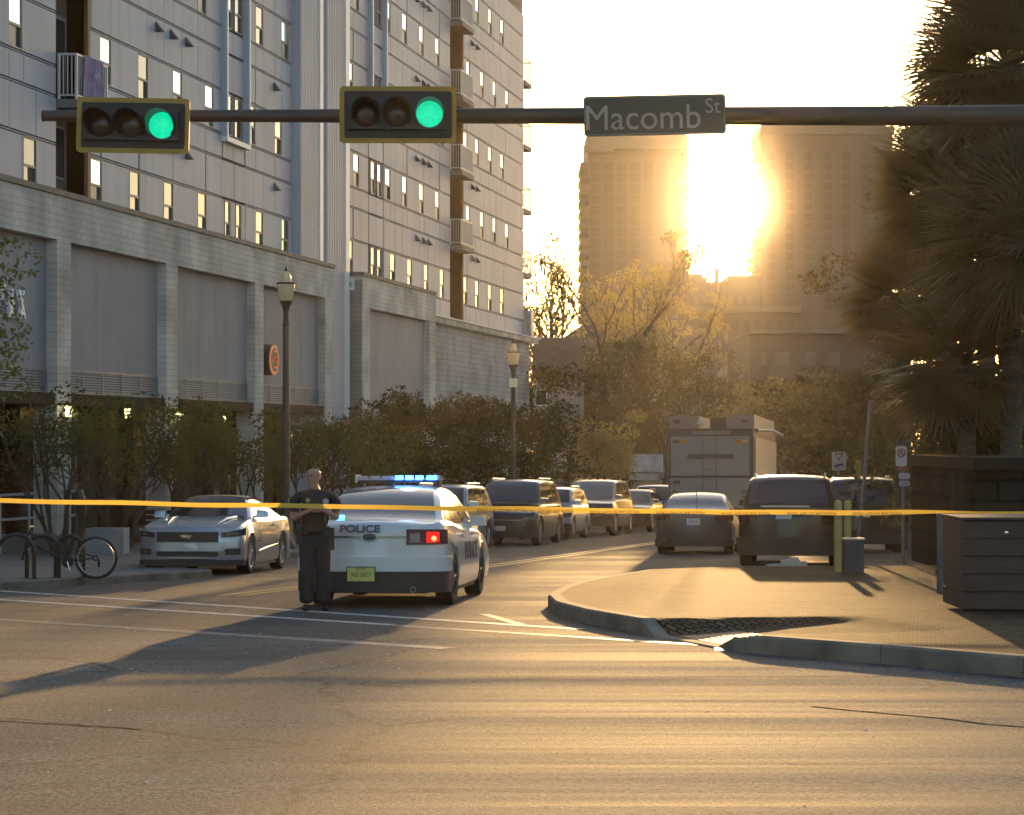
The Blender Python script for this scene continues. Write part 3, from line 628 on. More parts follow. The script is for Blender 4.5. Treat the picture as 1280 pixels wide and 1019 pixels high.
# added haze volume imitating lens glare and sun bloom
if HAZE > 0:
    mb = MB(); mb.box(-495, 495, -58, 715, zg(200) - 3, 106); hm = bpy.data.materials.new('air'); hm.use_nodes = True; n = hm.node_tree; n.nodes.clear()
    out = n.nodes.new('ShaderNodeOutputMaterial'); pv = n.nodes.new('ShaderNodeVolumePrincipled'); pv.inputs['Density'].default_value = HAZE; pv.inputs['Anisotropy'].default_value = HAZE_G
    pv.inputs['Color'].default_value = (1, .93, .84, 1); pv2 = n.nodes.new('ShaderNodeVolumePrincipled'); pv2.inputs['Density'].default_value = HAZE2; pv2.inputs['Anisotropy'].default_value = HAZE2_G; pv2.inputs['Color'].default_value = (1, .93, .84, 1)
    ad = n.nodes.new('ShaderNodeAddShader'); n.links.new(pv.outputs[0], ad.inputs[0]); n.links.new(pv2.outputs[0], ad.inputs[1]); n.links.new(ad.outputs[0], out.inputs['Volume'])
    o = mb.build('haze', hm); tag(o, 'added haze volume imitating warm sun glare over the street', 'haze', kind='stuff')
# ---------------------------------------------------------------- vehicles (local: +Y forward, +X right, Z up)
def lerp_prof(P, y):
    if y <= P[0][0]: return P[0][1]
    for (a, b), (c, d) in zip(P[:-1], P[1:]):
        if y <= c: return b + (d - b) * (y - a) / (c - a)
    return P[-1][1]
def smooth_prof(P, it=2):
    for _ in range(it):
        Q = [P[0]]
        for (a, b), (c, d) in zip(P[:-1], P[1:]): Q += [(a * .75 + c * .25, b * .75 + d * .25), (a * .25 + c * .75, b * .25 + d * .75)]
        Q.append(P[-1]); P = Q
    return P
tyre_m = mat('tyre_rubber', (.018, .018, .018), .8, var=.2, scale=15); rim_m = mat('alloy_rim', (.42, .42, .43), .3, metal=.8, var=.1); rimd_m = mat('dark_rim', (.06, .06, .06), .4, metal=.5, var=.1)
carglass = mat('car_glass', (.02, .024, .028), .05, var=0, spec=.9, coat=.3); plast = mat('black_trim', (.025, .024, .024), .55, var=.1)
chrome = mat('chrome', (.6, .6, .6), .15, metal=1, var=0); redl = mat('red_lamp', (.07, .008, .008), .15, var=0, coat=.8, spec=.8); redlit = mat('red_lamp_lit', (.9, .02, .01), .2, var=0, emit=.26, ecol=(1, .02, .01))
headl = mat('head_lamp', (.22, .23, .24), .12, metal=.4, var=.1, coat=.8); headd = mat('dark_head_lamp', (.05, .05, .055), .1, var=0, coat=1); amber = mat('amber_lamp', (.5, .16, .02), .2, var=0)
plate_w = mat('plate_white', (.55, .58, .55), .5, var=.1); plate_y = mat('plate_yellow', (.62, .6, .16), .5, var=.05); ink = mat('ink', (.03, .04, .03), .6, var=0)
dgap = mat('panel_gap', (.02, .02, .022), .8, var=0)
class Car:
    def __init__(c, root, L, W, H, deck, cab, R, yf, yr, paint, belt, clear=.22, rc=.5, nx=2.6, wr=.72, wbf=.9, rim=None, wheels=True, side=()):
        c.r = root; c.L = L; c.W = W; c.H = H; c.deck = smooth_prof(deck); c.cab = smooth_prof(cab); c.R = R; c.yf = yf; c.yr = yr; c.belt = belt; c.clear = clear; c.rc = rc; c.nx = nx; c.wb = wbf * W / 2; c.wr = wr * W / 2; c.paint = paint
        c.body(); c.cabin()
        if wheels: c.wheels(rim or rim_m)
    def wid(c, y):
        d = c.L / 2 - abs(y)
        if d >= c.rc: return c.W / 2
        t = (c.rc - d) / c.rc; return c.W / 2 * max(0, 1 - min(max(t, 0), 1) ** c.nx) ** (1 / c.nx)
    def zbot(c, y):
        z = c.clear + .12 * max(0, (abs(y) - (c.L / 2 - .35)) / .35)
        for yw in (c.yf, c.yr):
            d = abs(y - yw); A = c.R * 1.13
            if d < A: z = max(z, c.R + math.sqrt(A * A - d * d))
        return z
    def body(c):
        h = c.L / 2; ys = [-h + c.rc * (1 - math.cos(t * math.pi / 2 / 7)) ** 1 for t in range(8)]
        ys = [-h + .002, -h + .02, -h + .06] + ys[2:]
        mid = list(np.arange(-h + c.rc, h - c.rc, .085)); ys = ys + mid + [-y for y in reversed(ys)]
        for yw in (c.yf, c.yr): ys += [yw - c.R * 1.13 + .001, yw + c.R * 1.13 - .001, yw - c.R * 1.13 - .001, yw + c.R * 1.13 + .001]
        ys = sorted(set(round(y, 4) for y in ys)); vs = []; rings = []
        for y in ys:
            w_ = max(c.wid(y), .02); zt = lerp_prof(c.deck, y); zb = min(c.zbot(y), zt - .12); half = []
            zz = [zb] + [max(z, zb + .008 * (i + 1)) for i, z in enumerate((zb + .05 if zb < .4 else zb + .02, c.clear + .16, .48 * zt + .1, .78 * zt))] + [zt - .06, zt - .012, zt + .006, zt + .02]
            ww = [.93, .975, .995, 1.0, .99, .955, .90, .5, 0]
            for k in range(1, len(zz)): zz[k] = max(zz[k], zz[k - 1] + .002)
            ring = [(x * w_, y, z) for x, z in zip(ww, zz)]; rings.append(ring)
        n = len(rings[0]); full = 2 * n - 1; V = []
        for r in rings:
            V += [p for p in r] + [(-p[0], p[1], p[2]) for p in reversed(r[:-1])]
        Fs = [(i * full + k, i * full + k + 1, (i + 1) * full + k + 1, (i + 1) * full + k) for i in range(len(rings) - 1) for k in range(full - 1)]
        Fs += [tuple(range(full)), tuple((len(rings) - 1) * full + k for k in range(full))]
        mb = MB(); mb.add(V, Fs); c.bodyo = mb.build('body', c.paint, c.r, smooth=32)
        mb = MB(); wi = c.W / 2 - .26; mb.box(-wi, wi, -h + .25, h - .25, c.clear - .02, .62); mb.box(-c.W / 2 + .06, c.W / 2 - .06, c.yr + c.R * 1.2, c.yf - c.R * 1.2, c.clear - .03, .4)
        mb.build('underbody', plast, c.r)
    def hw(c, z): return c.wb + (c.wr - c.wb) * (z - c.belt) / (c.H - c.belt)
    def cabin(c):
        P = c.cab; y0, y1 = P[0][0], P[-1][0]; ys = sorted(set([round(p[0], 3) for p in P])); V = []; 
        for y in ys:
            zt = max(lerp_prof(P, y), c.belt + .001); r = []
            zr = max(zt - .06, c.belt); hw = c.hw
            r = [(hw(c.belt - .06), y, c.belt - .06), (hw(c.belt), y, c.belt), (hw((c.belt + zr) / 2), y, (c.belt + zr) / 2), (hw(zr), y, zr), (hw(zt) - .05, y, zt - .012), (hw(zt) * .55, y, zt + .012), (0, y, zt + .022)]
            V += r + [(-p[0], p[1], p[2]) for p in reversed(r[:-1])]
        full = 13; Fs = [(i * full + k, i * full + k + 1, (i + 1) * full + k + 1, (i + 1) * full + k) for i in range(len(ys) - 1) for k in range(full - 1)]
        Fs += [tuple(range(full)), tuple((len(ys) - 1) * full + k for k in range(full))]
        mb = MB(); mb.add(V, Fs); c.cabo = mb.build('cabin', c.paint, c.r, smooth=35)
    def side_window(c, poly, m=carglass, name='window', o=.009):
        for s in (1, -1):
            mb = MB(); P = [(s * (c.hw(z) + o), y, z) for y, z in poly]; mb.prism(P, (-s * .03, 0, 0)); mb.build(name, m, c.r)
    def glass(c, ya, yb, m=carglass, name='windscreen', marg=.07, o=.012, parent=None, n=7):
        P = c.cab; ys = [ya + (yb - ya) * i / n for i in range(n + 1)]; V = []; fr = [-1, -.75, -.45, 0, .45, .75, 1]
        for y in ys:
            z = lerp_prof(P, y); e = .01; dz = (lerp_prof(P, y + e) - lerp_prof(P, y - e)) / (2 * e); nr = Vector((0, -dz, 1)).normalized()
            for f in fr: V.append(((c.hw(z) - marg) * f, y + nr.y * o, z + nr.z * o + .022 * (1 - f * f) - .004))
        k = len(fr); mb = MB(); mb.add(V, [(i * k + j, i * k + j + 1, (i + 1) * k + j + 1, (i + 1) * k + j) for i in range(n) for j in range(k - 1)])
        return mb.build(name, m, parent or c.r, smooth=60)
    def outline(c, x0, d1, end, o, N=26):
        pts = []; W2 = c.W / 2
        for i in range(N + 1):
            t = math.pi / 2 * i / N; x = W2 * math.sin(t) ** (2 / c.nx); d = c.rc * (1 - max(0., math.cos(t)) ** (2 / c.nx)); pts.append((x, d))
        q = [p for p in pts if p[0] >= x0 - 1e-6 and p[1] <= d1]
        # exact start
        for a, b in zip(pts[:-1], pts[1:]):
            if a[0] < x0 <= b[0]: f = (x0 - a[0]) / max(b[0] - a[0], 1e-6); q.insert(0, (x0, a[1] + (b[1] - a[1]) * f))
            if a[1] < d1 <= b[1]: f = (d1 - a[1]) / (b[1] - a[1]); q.append((a[0] + (b[0] - a[0]) * f, d1))
        if d1 > c.rc: q.append((W2, d1))
        out = []
        for i, p in enumerate(q):
            a = q[max(i - 1, 0)]; b = q[min(i + 1, len(q) - 1)]; tx, td = b[0] - a[0], b[1] - a[1]; l = math.hypot(tx, td) or 1; nx, nd = td / l, -tx / l
            out.append((p[0] + nx * o, end * (c.L / 2 - p[1] - nd * o)))
        return out
    def wrap(c, name, m, end, x0, d1, zi, zo, o=.012, sides=(1, -1), parent=None, th=.05):
        # strip following the plan outline; zi = (lo, hi) at the inner end, zo at the outer end
        res = None
        for s in sides:
            A = c.outline(x0, d1, end, o); B = c.outline(x0, d1, end, o - th); n = min(len(A), len(B)); V = []
            for i in range(n):
                f = i / max(n - 1, 1); lo = zi[0] + (zo[0] - zi[0]) * f; hi = zi[1] + (zo[1] - zi[1]) * f
                V += [(s * A[i][0], A[i][1], lo), (s * A[i][0], A[i][1], hi), (s * B[i][0], B[i][1], hi), (s * B[i][0], B[i][1], lo)]
            Fs = [(i * 4 + k, i * 4 + (k + 1) % 4, (i + 1) * 4 + (k + 1) % 4, (i + 1) * 4 + k) for i in range(n - 1) for k in range(4)] + [(0, 1, 2, 3), tuple(4 * (n - 1) + k for k in range(4))]
            mb = MB(); mb.add(V, Fs); res = mb.build(name, m, parent or c.r, smooth=40)
        return res
    def fullwrap(c, name, m, end, d1, z, o=.012, parent=None, th=.05, x1=None):
        A = c.outline(0, d1, end, o); B = c.outline(0, d1, end, o - th)
        if x1: A = [p for p in A if p[0] <= x1]; B = B[:len(A)]
        n = min(len(A), len(B)); A = A[:n]; B = B[:n]
        A = [(-p[0], p[1]) for p in reversed(A)] + A; B = [(-p[0], p[1]) for p in reversed(B)] + B; n = len(A); V = []
        for i in range(n): V += [(A[i][0], A[i][1], z[0]), (A[i][0], A[i][1], z[1]), (B[i][0], B[i][1], z[1]), (B[i][0], B[i][1], z[0])]
        Fs = [(i * 4 + k, i * 4 + (k + 1) % 4, (i + 1) * 4 + (k + 1) % 4, (i + 1) * 4 + k) for i in range(n - 1) for k in range(4)] + [(0, 1, 2, 3), tuple(4 * (n - 1) + k for k in range(4))]
        mb = MB(); mb.add(V, Fs); return mb.build(name, m, parent or c.r, smooth=40)
    def wheels(c, rm):
        R = c.R; t = R * .36 * .9; first = None
        for yw in (c.yf, c.yr):
            for s in (1, -1):
                cx = s * (c.W / 2 - .125)
                mb = MB(); mb.lathe([(R * .62, -.10), (R * .9, -.112), (R * .98, -.095), (R, -.06), (R, .06), (R * .98, .095), (R * .9, .112), (R * .66, .105), (R * .62, .09), (R * .62, -.1)], (0, 0, 0), 'x', 28)
                w_ = mb.build('wheel', tyre_m, c.r, smooth=35); w_.location = (cx, yw, R)
                mb = MB(); o = s * .085; mb.lathe([(R * .62, s * .1), (R * .655, s * .104), (R * .61, s * .075), (R * .58, s * .0)], (0, 0, 0), 'x', 24)
                for k in range(5):
                    for dk in (-.12, .12):
                        a = 2 * math.pi * k / 5; b = a + dk * 1.6; a2 = a + dk * .6
                        p0 = Vector((o, math.cos(a2) * R * .1, math.sin(a2) * R * .1)); p1 = Vector((o, math.cos(b) * R * .61, math.sin(b) * R * .61)); mb.tube([p0, p1], [.02, .016], 5)
                mb.lathe([(0, o + s * .01), (R * .13, o + s * .008), (R * .15, o - s * .03)], (0, 0, 0), 'x', 12); mb.build('rim', rm, w_, smooth=40)
                mb = MB(); mb.lathe([(0, s * .02), (R * .58, s * .02)], (0, 0, 0), 'x', 20); mb.build('brake_disc', plast, w_)
    def plate(c, end, z, m, txt=None, x=0, w_=.31, h=.155, o=.03, frame=True):
        y = end * (c.L / 2 + o); mb = MB(); 
        if frame: mb.box(x - w_ / 2 - .012, x + w_ / 2 + .012, min(y, y - end * .05), max(y, y - end * .05), z - h / 2 - .012, z + h / 2 + .012); fr = mb.build('plate_frame', plast, c.r)
        mb = MB(); mb.box(x - w_ / 2, x + w_ / 2, min(y, y + end * .006), max(y, y + end * .006), z - h / 2, z + h / 2); p = mb.build('number_plate', m, c.r)
        if txt: text('plate_text', txt, .075, ink, p, (x, y + end * .008, z - .005), (math.pi / 2, 0, 0 if end < 0 else math.pi), .001, sx=.9)
        return p
    def mirrors(c, y, z, m=None):
        for s in (1, -1):
            mb = MB(); x0 = s * (c.hw(z) + .0); x1 = s * (c.W / 2 + .12)
            mb.hexa([(x1 - s * .22, y - .05, z - .07), (x1, y - .04, z - .06), (x1, y + .08, z - .05), (x1 - s * .22, y + .1, z - .07), (x1 - s * .22, y - .05, z + .08), (x1 - s * .02, y - .04, z + .06), (x1 - s * .02, y + .06, z + .05), (x1 - s * .22, y + .08, z + .07)])
            mb.tube([(x0, y + .02, z - .05), (x1 - s * .15, y + .02, z - .03)], .025, 6); mb.build('mirror', m or c.paint, c.r, smooth=50)
    def gaps(c, ys):
        for s in (1, -1):
            for y in ys:
                P = [(.985, c.clear + .18), (.995, .50), (1.0, .78 * c.belt), (.965, c.belt - .055)]; mb = MB()
                mb.add([(s * (c.W / 2 * a + .005), y + d, z) for d in (-.006, .006) for a, z in P], [(i, i + 1, 5 + i, 4 + i) for i in range(3)]); mb.build('panel_gap', dgap, c.r)
    def handles(c, ys, z):
        for s in (1, -1):
            for y in ys: mb = MB(); mb.box(min(s * (c.W / 2 - .02), s * (c.W / 2 + .012)), max(s * (c.W / 2 - .02), s * (c.W / 2 + .012)), y - .1, y + .1, z, z + .035); mb.build('door_handle', c.paint, c.r)
    def roof_rails(c, y0, y1, z):
        for s in (1, -1): mb = MB(); x = s * (c.wr - .07); mb.tube([(x, y0, z - .03), (x, y0 + .1, z + .035), (x, y1 - .1, z + .035), (x, y1, z - .03)], .018, 6); mb.build('roof_rail', chrome, c.r)
def place(name, label, cat, x, y, head, group='parked cars'):
    # heading in degrees from +Y towards +X
    return thing(name, label, cat, (x, y, zg(y) + (.0)), -math.radians(head), group, tilt=True)
def paint(name, col, metal=.3, rough=.28): return mat(name, col, rough, metal=metal, var=.04, scale=1.2, coat=.8)
# --- police saloon
white = paint('white_paint', (.66, .66, .68), 0, .3)
rt = place('police_car', 'white police car with flashing blue roof lights standing across the crosswalk', 'police car', -1.50, 30.85, 6.0, None)
c = Car(rt, 5.15, 1.87, 1.53, [(-2.58, .98), (-2.5, 1.06), (-2.2, 1.10), (-1.5, 1.09), (0, .98), (1.0, .98), (1.9, .9), (2.4, .78), (2.58, .6)],
        [(-2.05, 1.06), (-1.75, 1.13), (-1.2, 1.4), (-.75, 1.5), (-.1, 1.53), (.35, 1.5), (.8, 1.36), (1.55, .98)], .345, 1.45, -1.42, white, 1.0, clear=.2, rc=.42, nx=3.2, rim=rimd_m, wr=.66)
c.glass(-1.97, -.86, name='rear_window', marg=.07); c.glass(.48, 1.45, name='windscreen')
c.side_window([(-.95, 1.04), (-.05, 1.03), (-.05, 1.42), (-.6, 1.40)]); c.side_window([(.02, 1.03), (.98, 1.02), (.45, 1.40), (.02, 1.43)]); c.side_window([(-1.5, 1.1), (-1.02, 1.06), (-.72, 1.34), (-1.0, 1.32)])
c.mirrors(.85, 1.05); c.handles((-.75, .25), .86); c.gaps((-1.0, -.02, 1.05))
# rear: deck lid line, chrome strip, lamps, lower bumper
c.fullwrap('boot_gap', dgap, -1, .2, (.545, .552), .004, x1=.62); 
c.fullwrap('chrome_strip', mat('dull_chrome', (.35, .35, .37), .25, metal=.7, var=0), -1, .2, (.875, .9), .012, x1=.55)
c.wrap('tail_lamp_housing', mat('lamp_housing', (.12, .03, .04), .3, var=0, coat=.6), -1, .46, .30, (.79, .985), (.80, .98), .014)
c.wrap('reverse_lamp', mat('reverse_lamp', (.30, .24, .26), .25, var=0, coat=.5), -1, .50, .04, (.82, .93), (.82, .95), .024)
c.wrap('tail_lamp', redlit, -1, .70, .14, (.815, .955), (.83, .95), .024)
mb = MB(); mb.lathe([(0, -.03), (.03, -.02), (.035, 0)], (0, 0, 0), 'y', 12); o = mb.build('lamp_bulb', mat('bulb_red', (1, .2, .1), .3, var=0, emit=1.6, ecol=(1, .16, .06)), rt); o.location = (.80, -2.52, .87)
c.fullwrap('rear_bumper', white, -1, .55, (.46, .62), .035); c.fullwrap('lower_bumper', plast, -1, .5, (.20, .46), .028); c.fullwrap('rear_bumper_lip', white, -1, .5, (.62, .64), .03, th=.1)
mb = MB(); mb.lathe([(0, 0), (.09, 0), (.1, .012), (0, .016)], n=20); em = mb.build('oval_badge', mat('badge_blue', (.06, .08, .14), .3, var=0), rt); em.scale = (1, .5, 1); em.rotation_euler = (math.pi / 2, 0, 0); em.location = (0, -2.585, .888)
mb = MB(); mb.lathe([(.088, 0), (.1, 0), (.1, .012), (.088, .012), (.088, 0)], n=20); e2 = mb.build('badge_ring', chrome, em); e2.location = (0, 0, .008)
c.plate(-1, .425, plate_y, 'XG 2827', x=-.10, w_=.34, h=.17, o=.045); 
text('plate_state', 'FLORIDA', .03, ink, rt, (-.10, -2.63, .495), (math.pi / 2, 0, 0), .001)
navy = mat('navy_lettering', (.09, .10, .15), .5, var=0)
text('lettering', 'POLICE', .125, navy, rt, (-.12, -2.594, .985), (math.radians(80), 0, 0), .004, sx=1.25, bold=.004)
text('web_address', 'www.talgov.com', .045, navy, rt, (-.22, -2.585, .60), (math.pi / 2, 0, 0), .002, sx=1.5)
text('unit_number', '1144', .06, mat('grey_lettering', (.4, .4, .42), .5, var=0), rt, (.52, -2.50, .74), (math.pi / 2, 0, .15), .002)
for s in (1, -1):
    text('lettering', 'POLICE', .34, navy, rt, (s * .942, .15, .66), (math.pi / 2, 0, s * math.pi / 2), .003, sx=1.25, bold=.006)
    mb = MB(); mb.add([(s * .94, -2.1, .84), (s * .943, -1.75, .80), (s * .943, -1.15, .60), (s * .943, -1.7, .70)], [(0, 1, 2, 3)]); mb.build('side_stripe', navy, rt)
mb = MB(); mb.box(-.05, .05, -.06, .06, 0, .04); o = mb.build('roof_antenna', plast, rt); o.location = (-.05, -.62, 1.53)
# light bar
lb = MB(); lb.box(-.66, .66, -.14, .14, .0, .035); lbo = lb.build('light_bar', plast, rt); lbo.location = (-.01, -.1, 1.575); lbo.scale = (.86, 1, .9)
mb = MB(); mb.box(-.67, .67, -.15, .15, .04, .06); mb.build('bar_cover', mat('bar_cover', (.3, .3, .32), .3, var=0), lbo); 
for s in (-.6, .6): mb = MB(); mb.box(s - .05, s + .05, -.1, .1, -.07, 0); mb.build('bar_foot', plast, lbo)
blue = mat('blue_lamp', (.15, .35, 1), .3, var=0, emit=5, ecol=(.03, .30, 1)); clearl = mat('clear_lens', (.35, .36, .38), .15, var=0, coat=.6)
for i, x in enumerate((.02, .18, .34, .54)):
    mb = MB(); wv = .055 if i < 3 else .08; mb.box(x - wv, x + wv, -.165, -.08, .042, .105); mb.build('blue_lamp', blue, lbo)
for x in (-.55, -.35, -.17): mb = MB(); mb.box(x - .08, x + .08, -.16, .13, .06, .1); mb.build('clear_lens', clearl, lbo)
mb = MB(); mb.box(-.67, -.64, -.16, .16, .0, .12); mb.build('end_lens', mat('white_lens', (.6, .6, .6), .3, var=0), lbo)
mb = MB(); mb.box(.60, .67, -.16, .1, .04, .11); mb.build('end_lens', clearl, lbo)
for nm, en, loc in (('bar_light', 40, (.2, -.4, 1.72)),):
    ld = bpy.data.lights.new(nm, 'POINT'); ld.energy = 2.5; ld.color = (.1, .3, 1); ld.shadow_soft_size = .12; lo = bpy.data.objects.new(nm, ld); C.objects.link(lo); lo.parent = lbo; lo.location = (.2, -.32, .12)
mb = MB(); mb.box(-.09, .01, -.02, .02, -.025, .025); o = mb.build('deck_lamp', blue, rt); o.location = (-.42, -2.06, 1.13)
mb = MB(); mb.lathe([(.035, 0), (.04, -.1), (.03, -.1)], (0, 0, 0), 'y', 10); o = mb.build('exhaust_tip', chrome, rt); o.location = (.55, -2.5, .24)
# --- silver sports car, facing the camera
silver = paint('silver_paint', (.40, .43, .49), .55, .26)
rt = place('sports_car', 'silver two door sports car with black grille parked facing the street corner', 'car', -5.45, 42.35, 180 + 6, 'cars parked along the left kerb')
c = Car(rt, 4.78, 1.9, 1.37, [(-2.39, .86), (-2.3, .98), (-1.7, 1.02), (-.6, .98), (.6, .99), (1.1, .99), (1.7, .93), (2.15, .84), (2.33, .75), (2.39, .62)],
        [(-1.95, 1.0), (-1.5, 1.1), (-1.0, 1.28), (-.5, 1.37), (-.1, 1.375), (.25, 1.32), (.95, .97)], .34, 1.42, -1.3, silver, .985, clear=.17, rc=.48, nx=2.8, wr=.60, wbf=.86)
c.glass(.02, .86, marg=.06); c.glass(-1.7, -.75, name='rear_window'); c.side_window([(-.75, 1.03), (.62, 1.02), (.18, 1.26), (-.15, 1.30), (-.5, 1.28)])
c.mirrors(.55, 1.06); c.handles((-.35,), .84); c.gaps((-.62, .78))
c.fullwrap('grille', plast, 1, .2, (.58, .76), .014, x1=.56); c.fullwrap('grille_surround', silver, 1, .2, (.55, .58), .03, x1=.6)
c.fullwrap('lower_grille', plast, 1, .2, (.33, .42), .014, x1=.58); c.fullwrap('front_splitter', plast, 1, .42, (.17, .27), .012); c.fullwrap('bumper_ridge', silver, 1, .2, (.42, .45), .035, x1=.66)
c.wrap('headlight', headd, 1, .60, .42, (.66, .75), (.71, .83), .012); c.wrap('headlight_ring', headl, 1, .74, .2, (.71, .735), (.72, .75), .02)
c.wrap('fog_lamp_pocket', plast, 1, .66, .24, (.36, .47), (.36, .47), .012); c.wrap('fog_lamp', amber, 1, .78, .12, (.4, .425), (.4, .425), .02)
mb = MB(); P = [(-.13, 0), (-.08, .03), (-.02, .028), (.05, .045), (.10, .03), (.14, .035), (.10, .012), (.06, .005), (.09, -.03), (.05, -.012), (-.02, -.01), (-.07, -.035), (-.05, .0), (-.1, .005)]
mb.prism([(x, 2.43, .67 + z) for x, z in P], (0, .01, 0)); mb.build('emblem', chrome, rt)
for s in (1, -1):
    mb = MB(); mb.tube([(s * .55, .98, 1.005), (s * .5, 1.5, .985), (s * .45, 2.0, .90)], [.035, .03, .01], 6); mb.build('bonnet_crease', silver, rt, smooth=60)
    mb = MB(); mb.hexa([(s * .95, -.85, .45), (s * .96, .85, .33), (s * .96, .85, .40), (s * .95, -.85, .5), (s * .93, -.85, .55), (s * .945, .85, .40), (s * .95, .85, .41), (s * .93, -.85, .56)]); mb.build('side_crease', silver, rt)
topm = mat('tan_soft_top', (.33, .25, .17), .8, var=.1)
mb = MB(); V = []; ys = [-.95 + .1 * i for i in range(11)]
for y in ys:
    z = lerp_prof(c.cab, y)
    for f in (-1, -.8, -.4, 0, .4, .8, 1): V.append(((c.hw(z) - .01) * f, y, z + .012 + .026 * (1 - f * f) - .01 * (abs(f) == 1)))
mb.add(V, [(i * 7 + j, i * 7 + j + 1, (i + 1) * 7 + j + 1, (i + 1) * 7 + j) for i in range(10) for j in range(6)]); mb.build('soft_top', topm, rt, smooth=60)
# --- generic suv / hatch / pickup builder
def suv(rt, pm, L=4.7, W=1.9, H=1.72, belt=1.08, R=.36, rear_sq=True, view='front', lamps=None, rails=True, rim=None, grille=.5, plate_txt=None, hood=1.06, clear=.24):
    h = L / 2
    c = Car(rt, L, W, H, [(-h, .95), (-h + .06, 1.1), (-h + .3, belt + .02), (0, belt), (h - 1.45, belt), (h - .9, hood), (h - .25, hood - .1), (h - .05, hood - .2), (h, .62)],
            [(-h + .08, belt - .02), (-h + .16, belt + .12), (-h + .42, H - .1), (-h + .75, H - .01), (-.3, H), (.35, H - .02), (.7, H - .1), (h - 1.0, belt - .01)] if rear_sq else
            [(-h + .12, belt - .02), (-h + .5, belt + .1), (-h + 1.1, H - .12), (-h + 1.6, H - .01), (0, H), (.4, H - .05), (h - 1.05, belt - .02)], R, h - .92, -h + .98, pm, belt, clear=clear, rc=.42, nx=3.0, rim=rim, wr=.76)
    zb = belt + .05; zt = H - .12
    c.side_window([(-.0, zb), (h - 1.32, zb), (.52, zt), (.0, zt + .01)]); c.side_window([(-.95, zb), (-.08, zb), (-.08, zt + .01), (-.95, zt)]); c.side_window([(-h + .55, zb + .05), (-1.03, zb), (-1.03, zt), (-h + .75, zt - .02)])
    c.glass(.62, h - 1.1, marg=.08); 
    if rear_sq: c.glass(-h + .14, -h + .4, name='rear_window', marg=.11)
    else: c.glass(-h + .3, -h + 1.15, name='rear_window', marg=.09)
    c.mirrors(h - 1.5, belt + .1)
    if rails: c.roof_rails(-h + .8, .3, H)
    c.fullwrap('front_bumper', plast, 1, .4, (clear, clear + .2), .02); c.fullwrap('rear_bumper', plast, -1, .5, (clear, clear + .24), .03); 
    c.fullwrap('grille', plast, 1, .2, (.62, .80), .014, x1=grille); c.fullwrap('grille_bar', chrome, 1, .2, (.70, .72), .02, x1=grille)
    c.wrap('headlight', headl, 1, grille + .02, .4, (.70, .80), (.74, .88), .014)
    c.wrap('tail_lamp', redl, -1, .62, .22, (.85, 1.05), (.85, 1.08), .014)
    c.handles((-.75, .25), .9); c.gaps((-1.0, -.04, h - 1.42))
    if view == 'front': c.plate(1, .48, plate_w, x=0, o=.035, h=.14); 
    return c
darkp = mat('dark_paint', (.016, .014, .015), .3, metal=0., var=.05, scale=1.2, coat=.45, spec=.4); blackp = paint('black_paint', (.016, .016, .018)); greyp = mat('grey_blue_paint', (.05, .052, .065), .35, metal=.2, var=.04, coat=.5); whitep = paint('pearl_paint', (.48, .49, .52), .1); silv2 = paint('pale_silver_paint', (.36, .37, .39), .5); bluep = paint('blue_grey_paint', (.14, .18, .26), .3); marp = paint('maroon_dark_paint', (.045, .03, .03))
gl = 'cars parked along the left kerb'
rt = place('parked_car', 'pale silver crossover with roof rails, just behind the police car nose', 'car', -1.75, 59.6, 191, gl); suv(rt, silv2, 4.5, 1.85, 1.68)
rt = place('parked_car', 'black sport utility vehicle parked between the pale silver and the white crossovers', 'car', .15, 65.8, 191, gl); c = suv(rt, blackp, 4.95, 1.98, 1.85, belt=1.15, R=.39, grille=.62)
rt = place('parked_car', 'white crossover with black lower bumper parked ahead of the dark pickup', 'car', 1.35, 74.4, 191, gl); c = suv(rt, whitep, 4.45, 1.84, 1.66, grille=.52); c.wrap('bumper_insert', plast, 1, .6, .3, (.35, .5), (.38, .5), .02)
rt = place('parked_pickup', 'dark full size pickup with row of cab roof lights', 'pickup', 3.0, 81.5, 191, gl); c = suv(rt, marp, 5.6, 2.05, 1.95, belt=1.25, R=.42, grille=.72, hood=1.24, clear=.35, rails=False)
for x in (-.5, -.25, 0, .25, .5): mb = MB(); mb.box(x - .06, x + .06, .3, .42, 1.955, 2.0); mb.build('cab_light', mat('cab_light', (.7, .55, .4), .3, var=0), rt)
rt = place('parked_car', 'small dark car with arched roof behind the pickup', 'car', 4.75, 88.5, 191, gl); suv(rt, blackp, 4.5, 1.85, 1.62, rear_sq=False)
rt = place('parked_car', 'blue grey van-like car, last visible in the left row', 'car', 6.3, 100, 191, gl); suv(rt, bluep, 4.8, 1.9, 1.85, rails=False)
gr_ = 'vehicles facing away on the right'
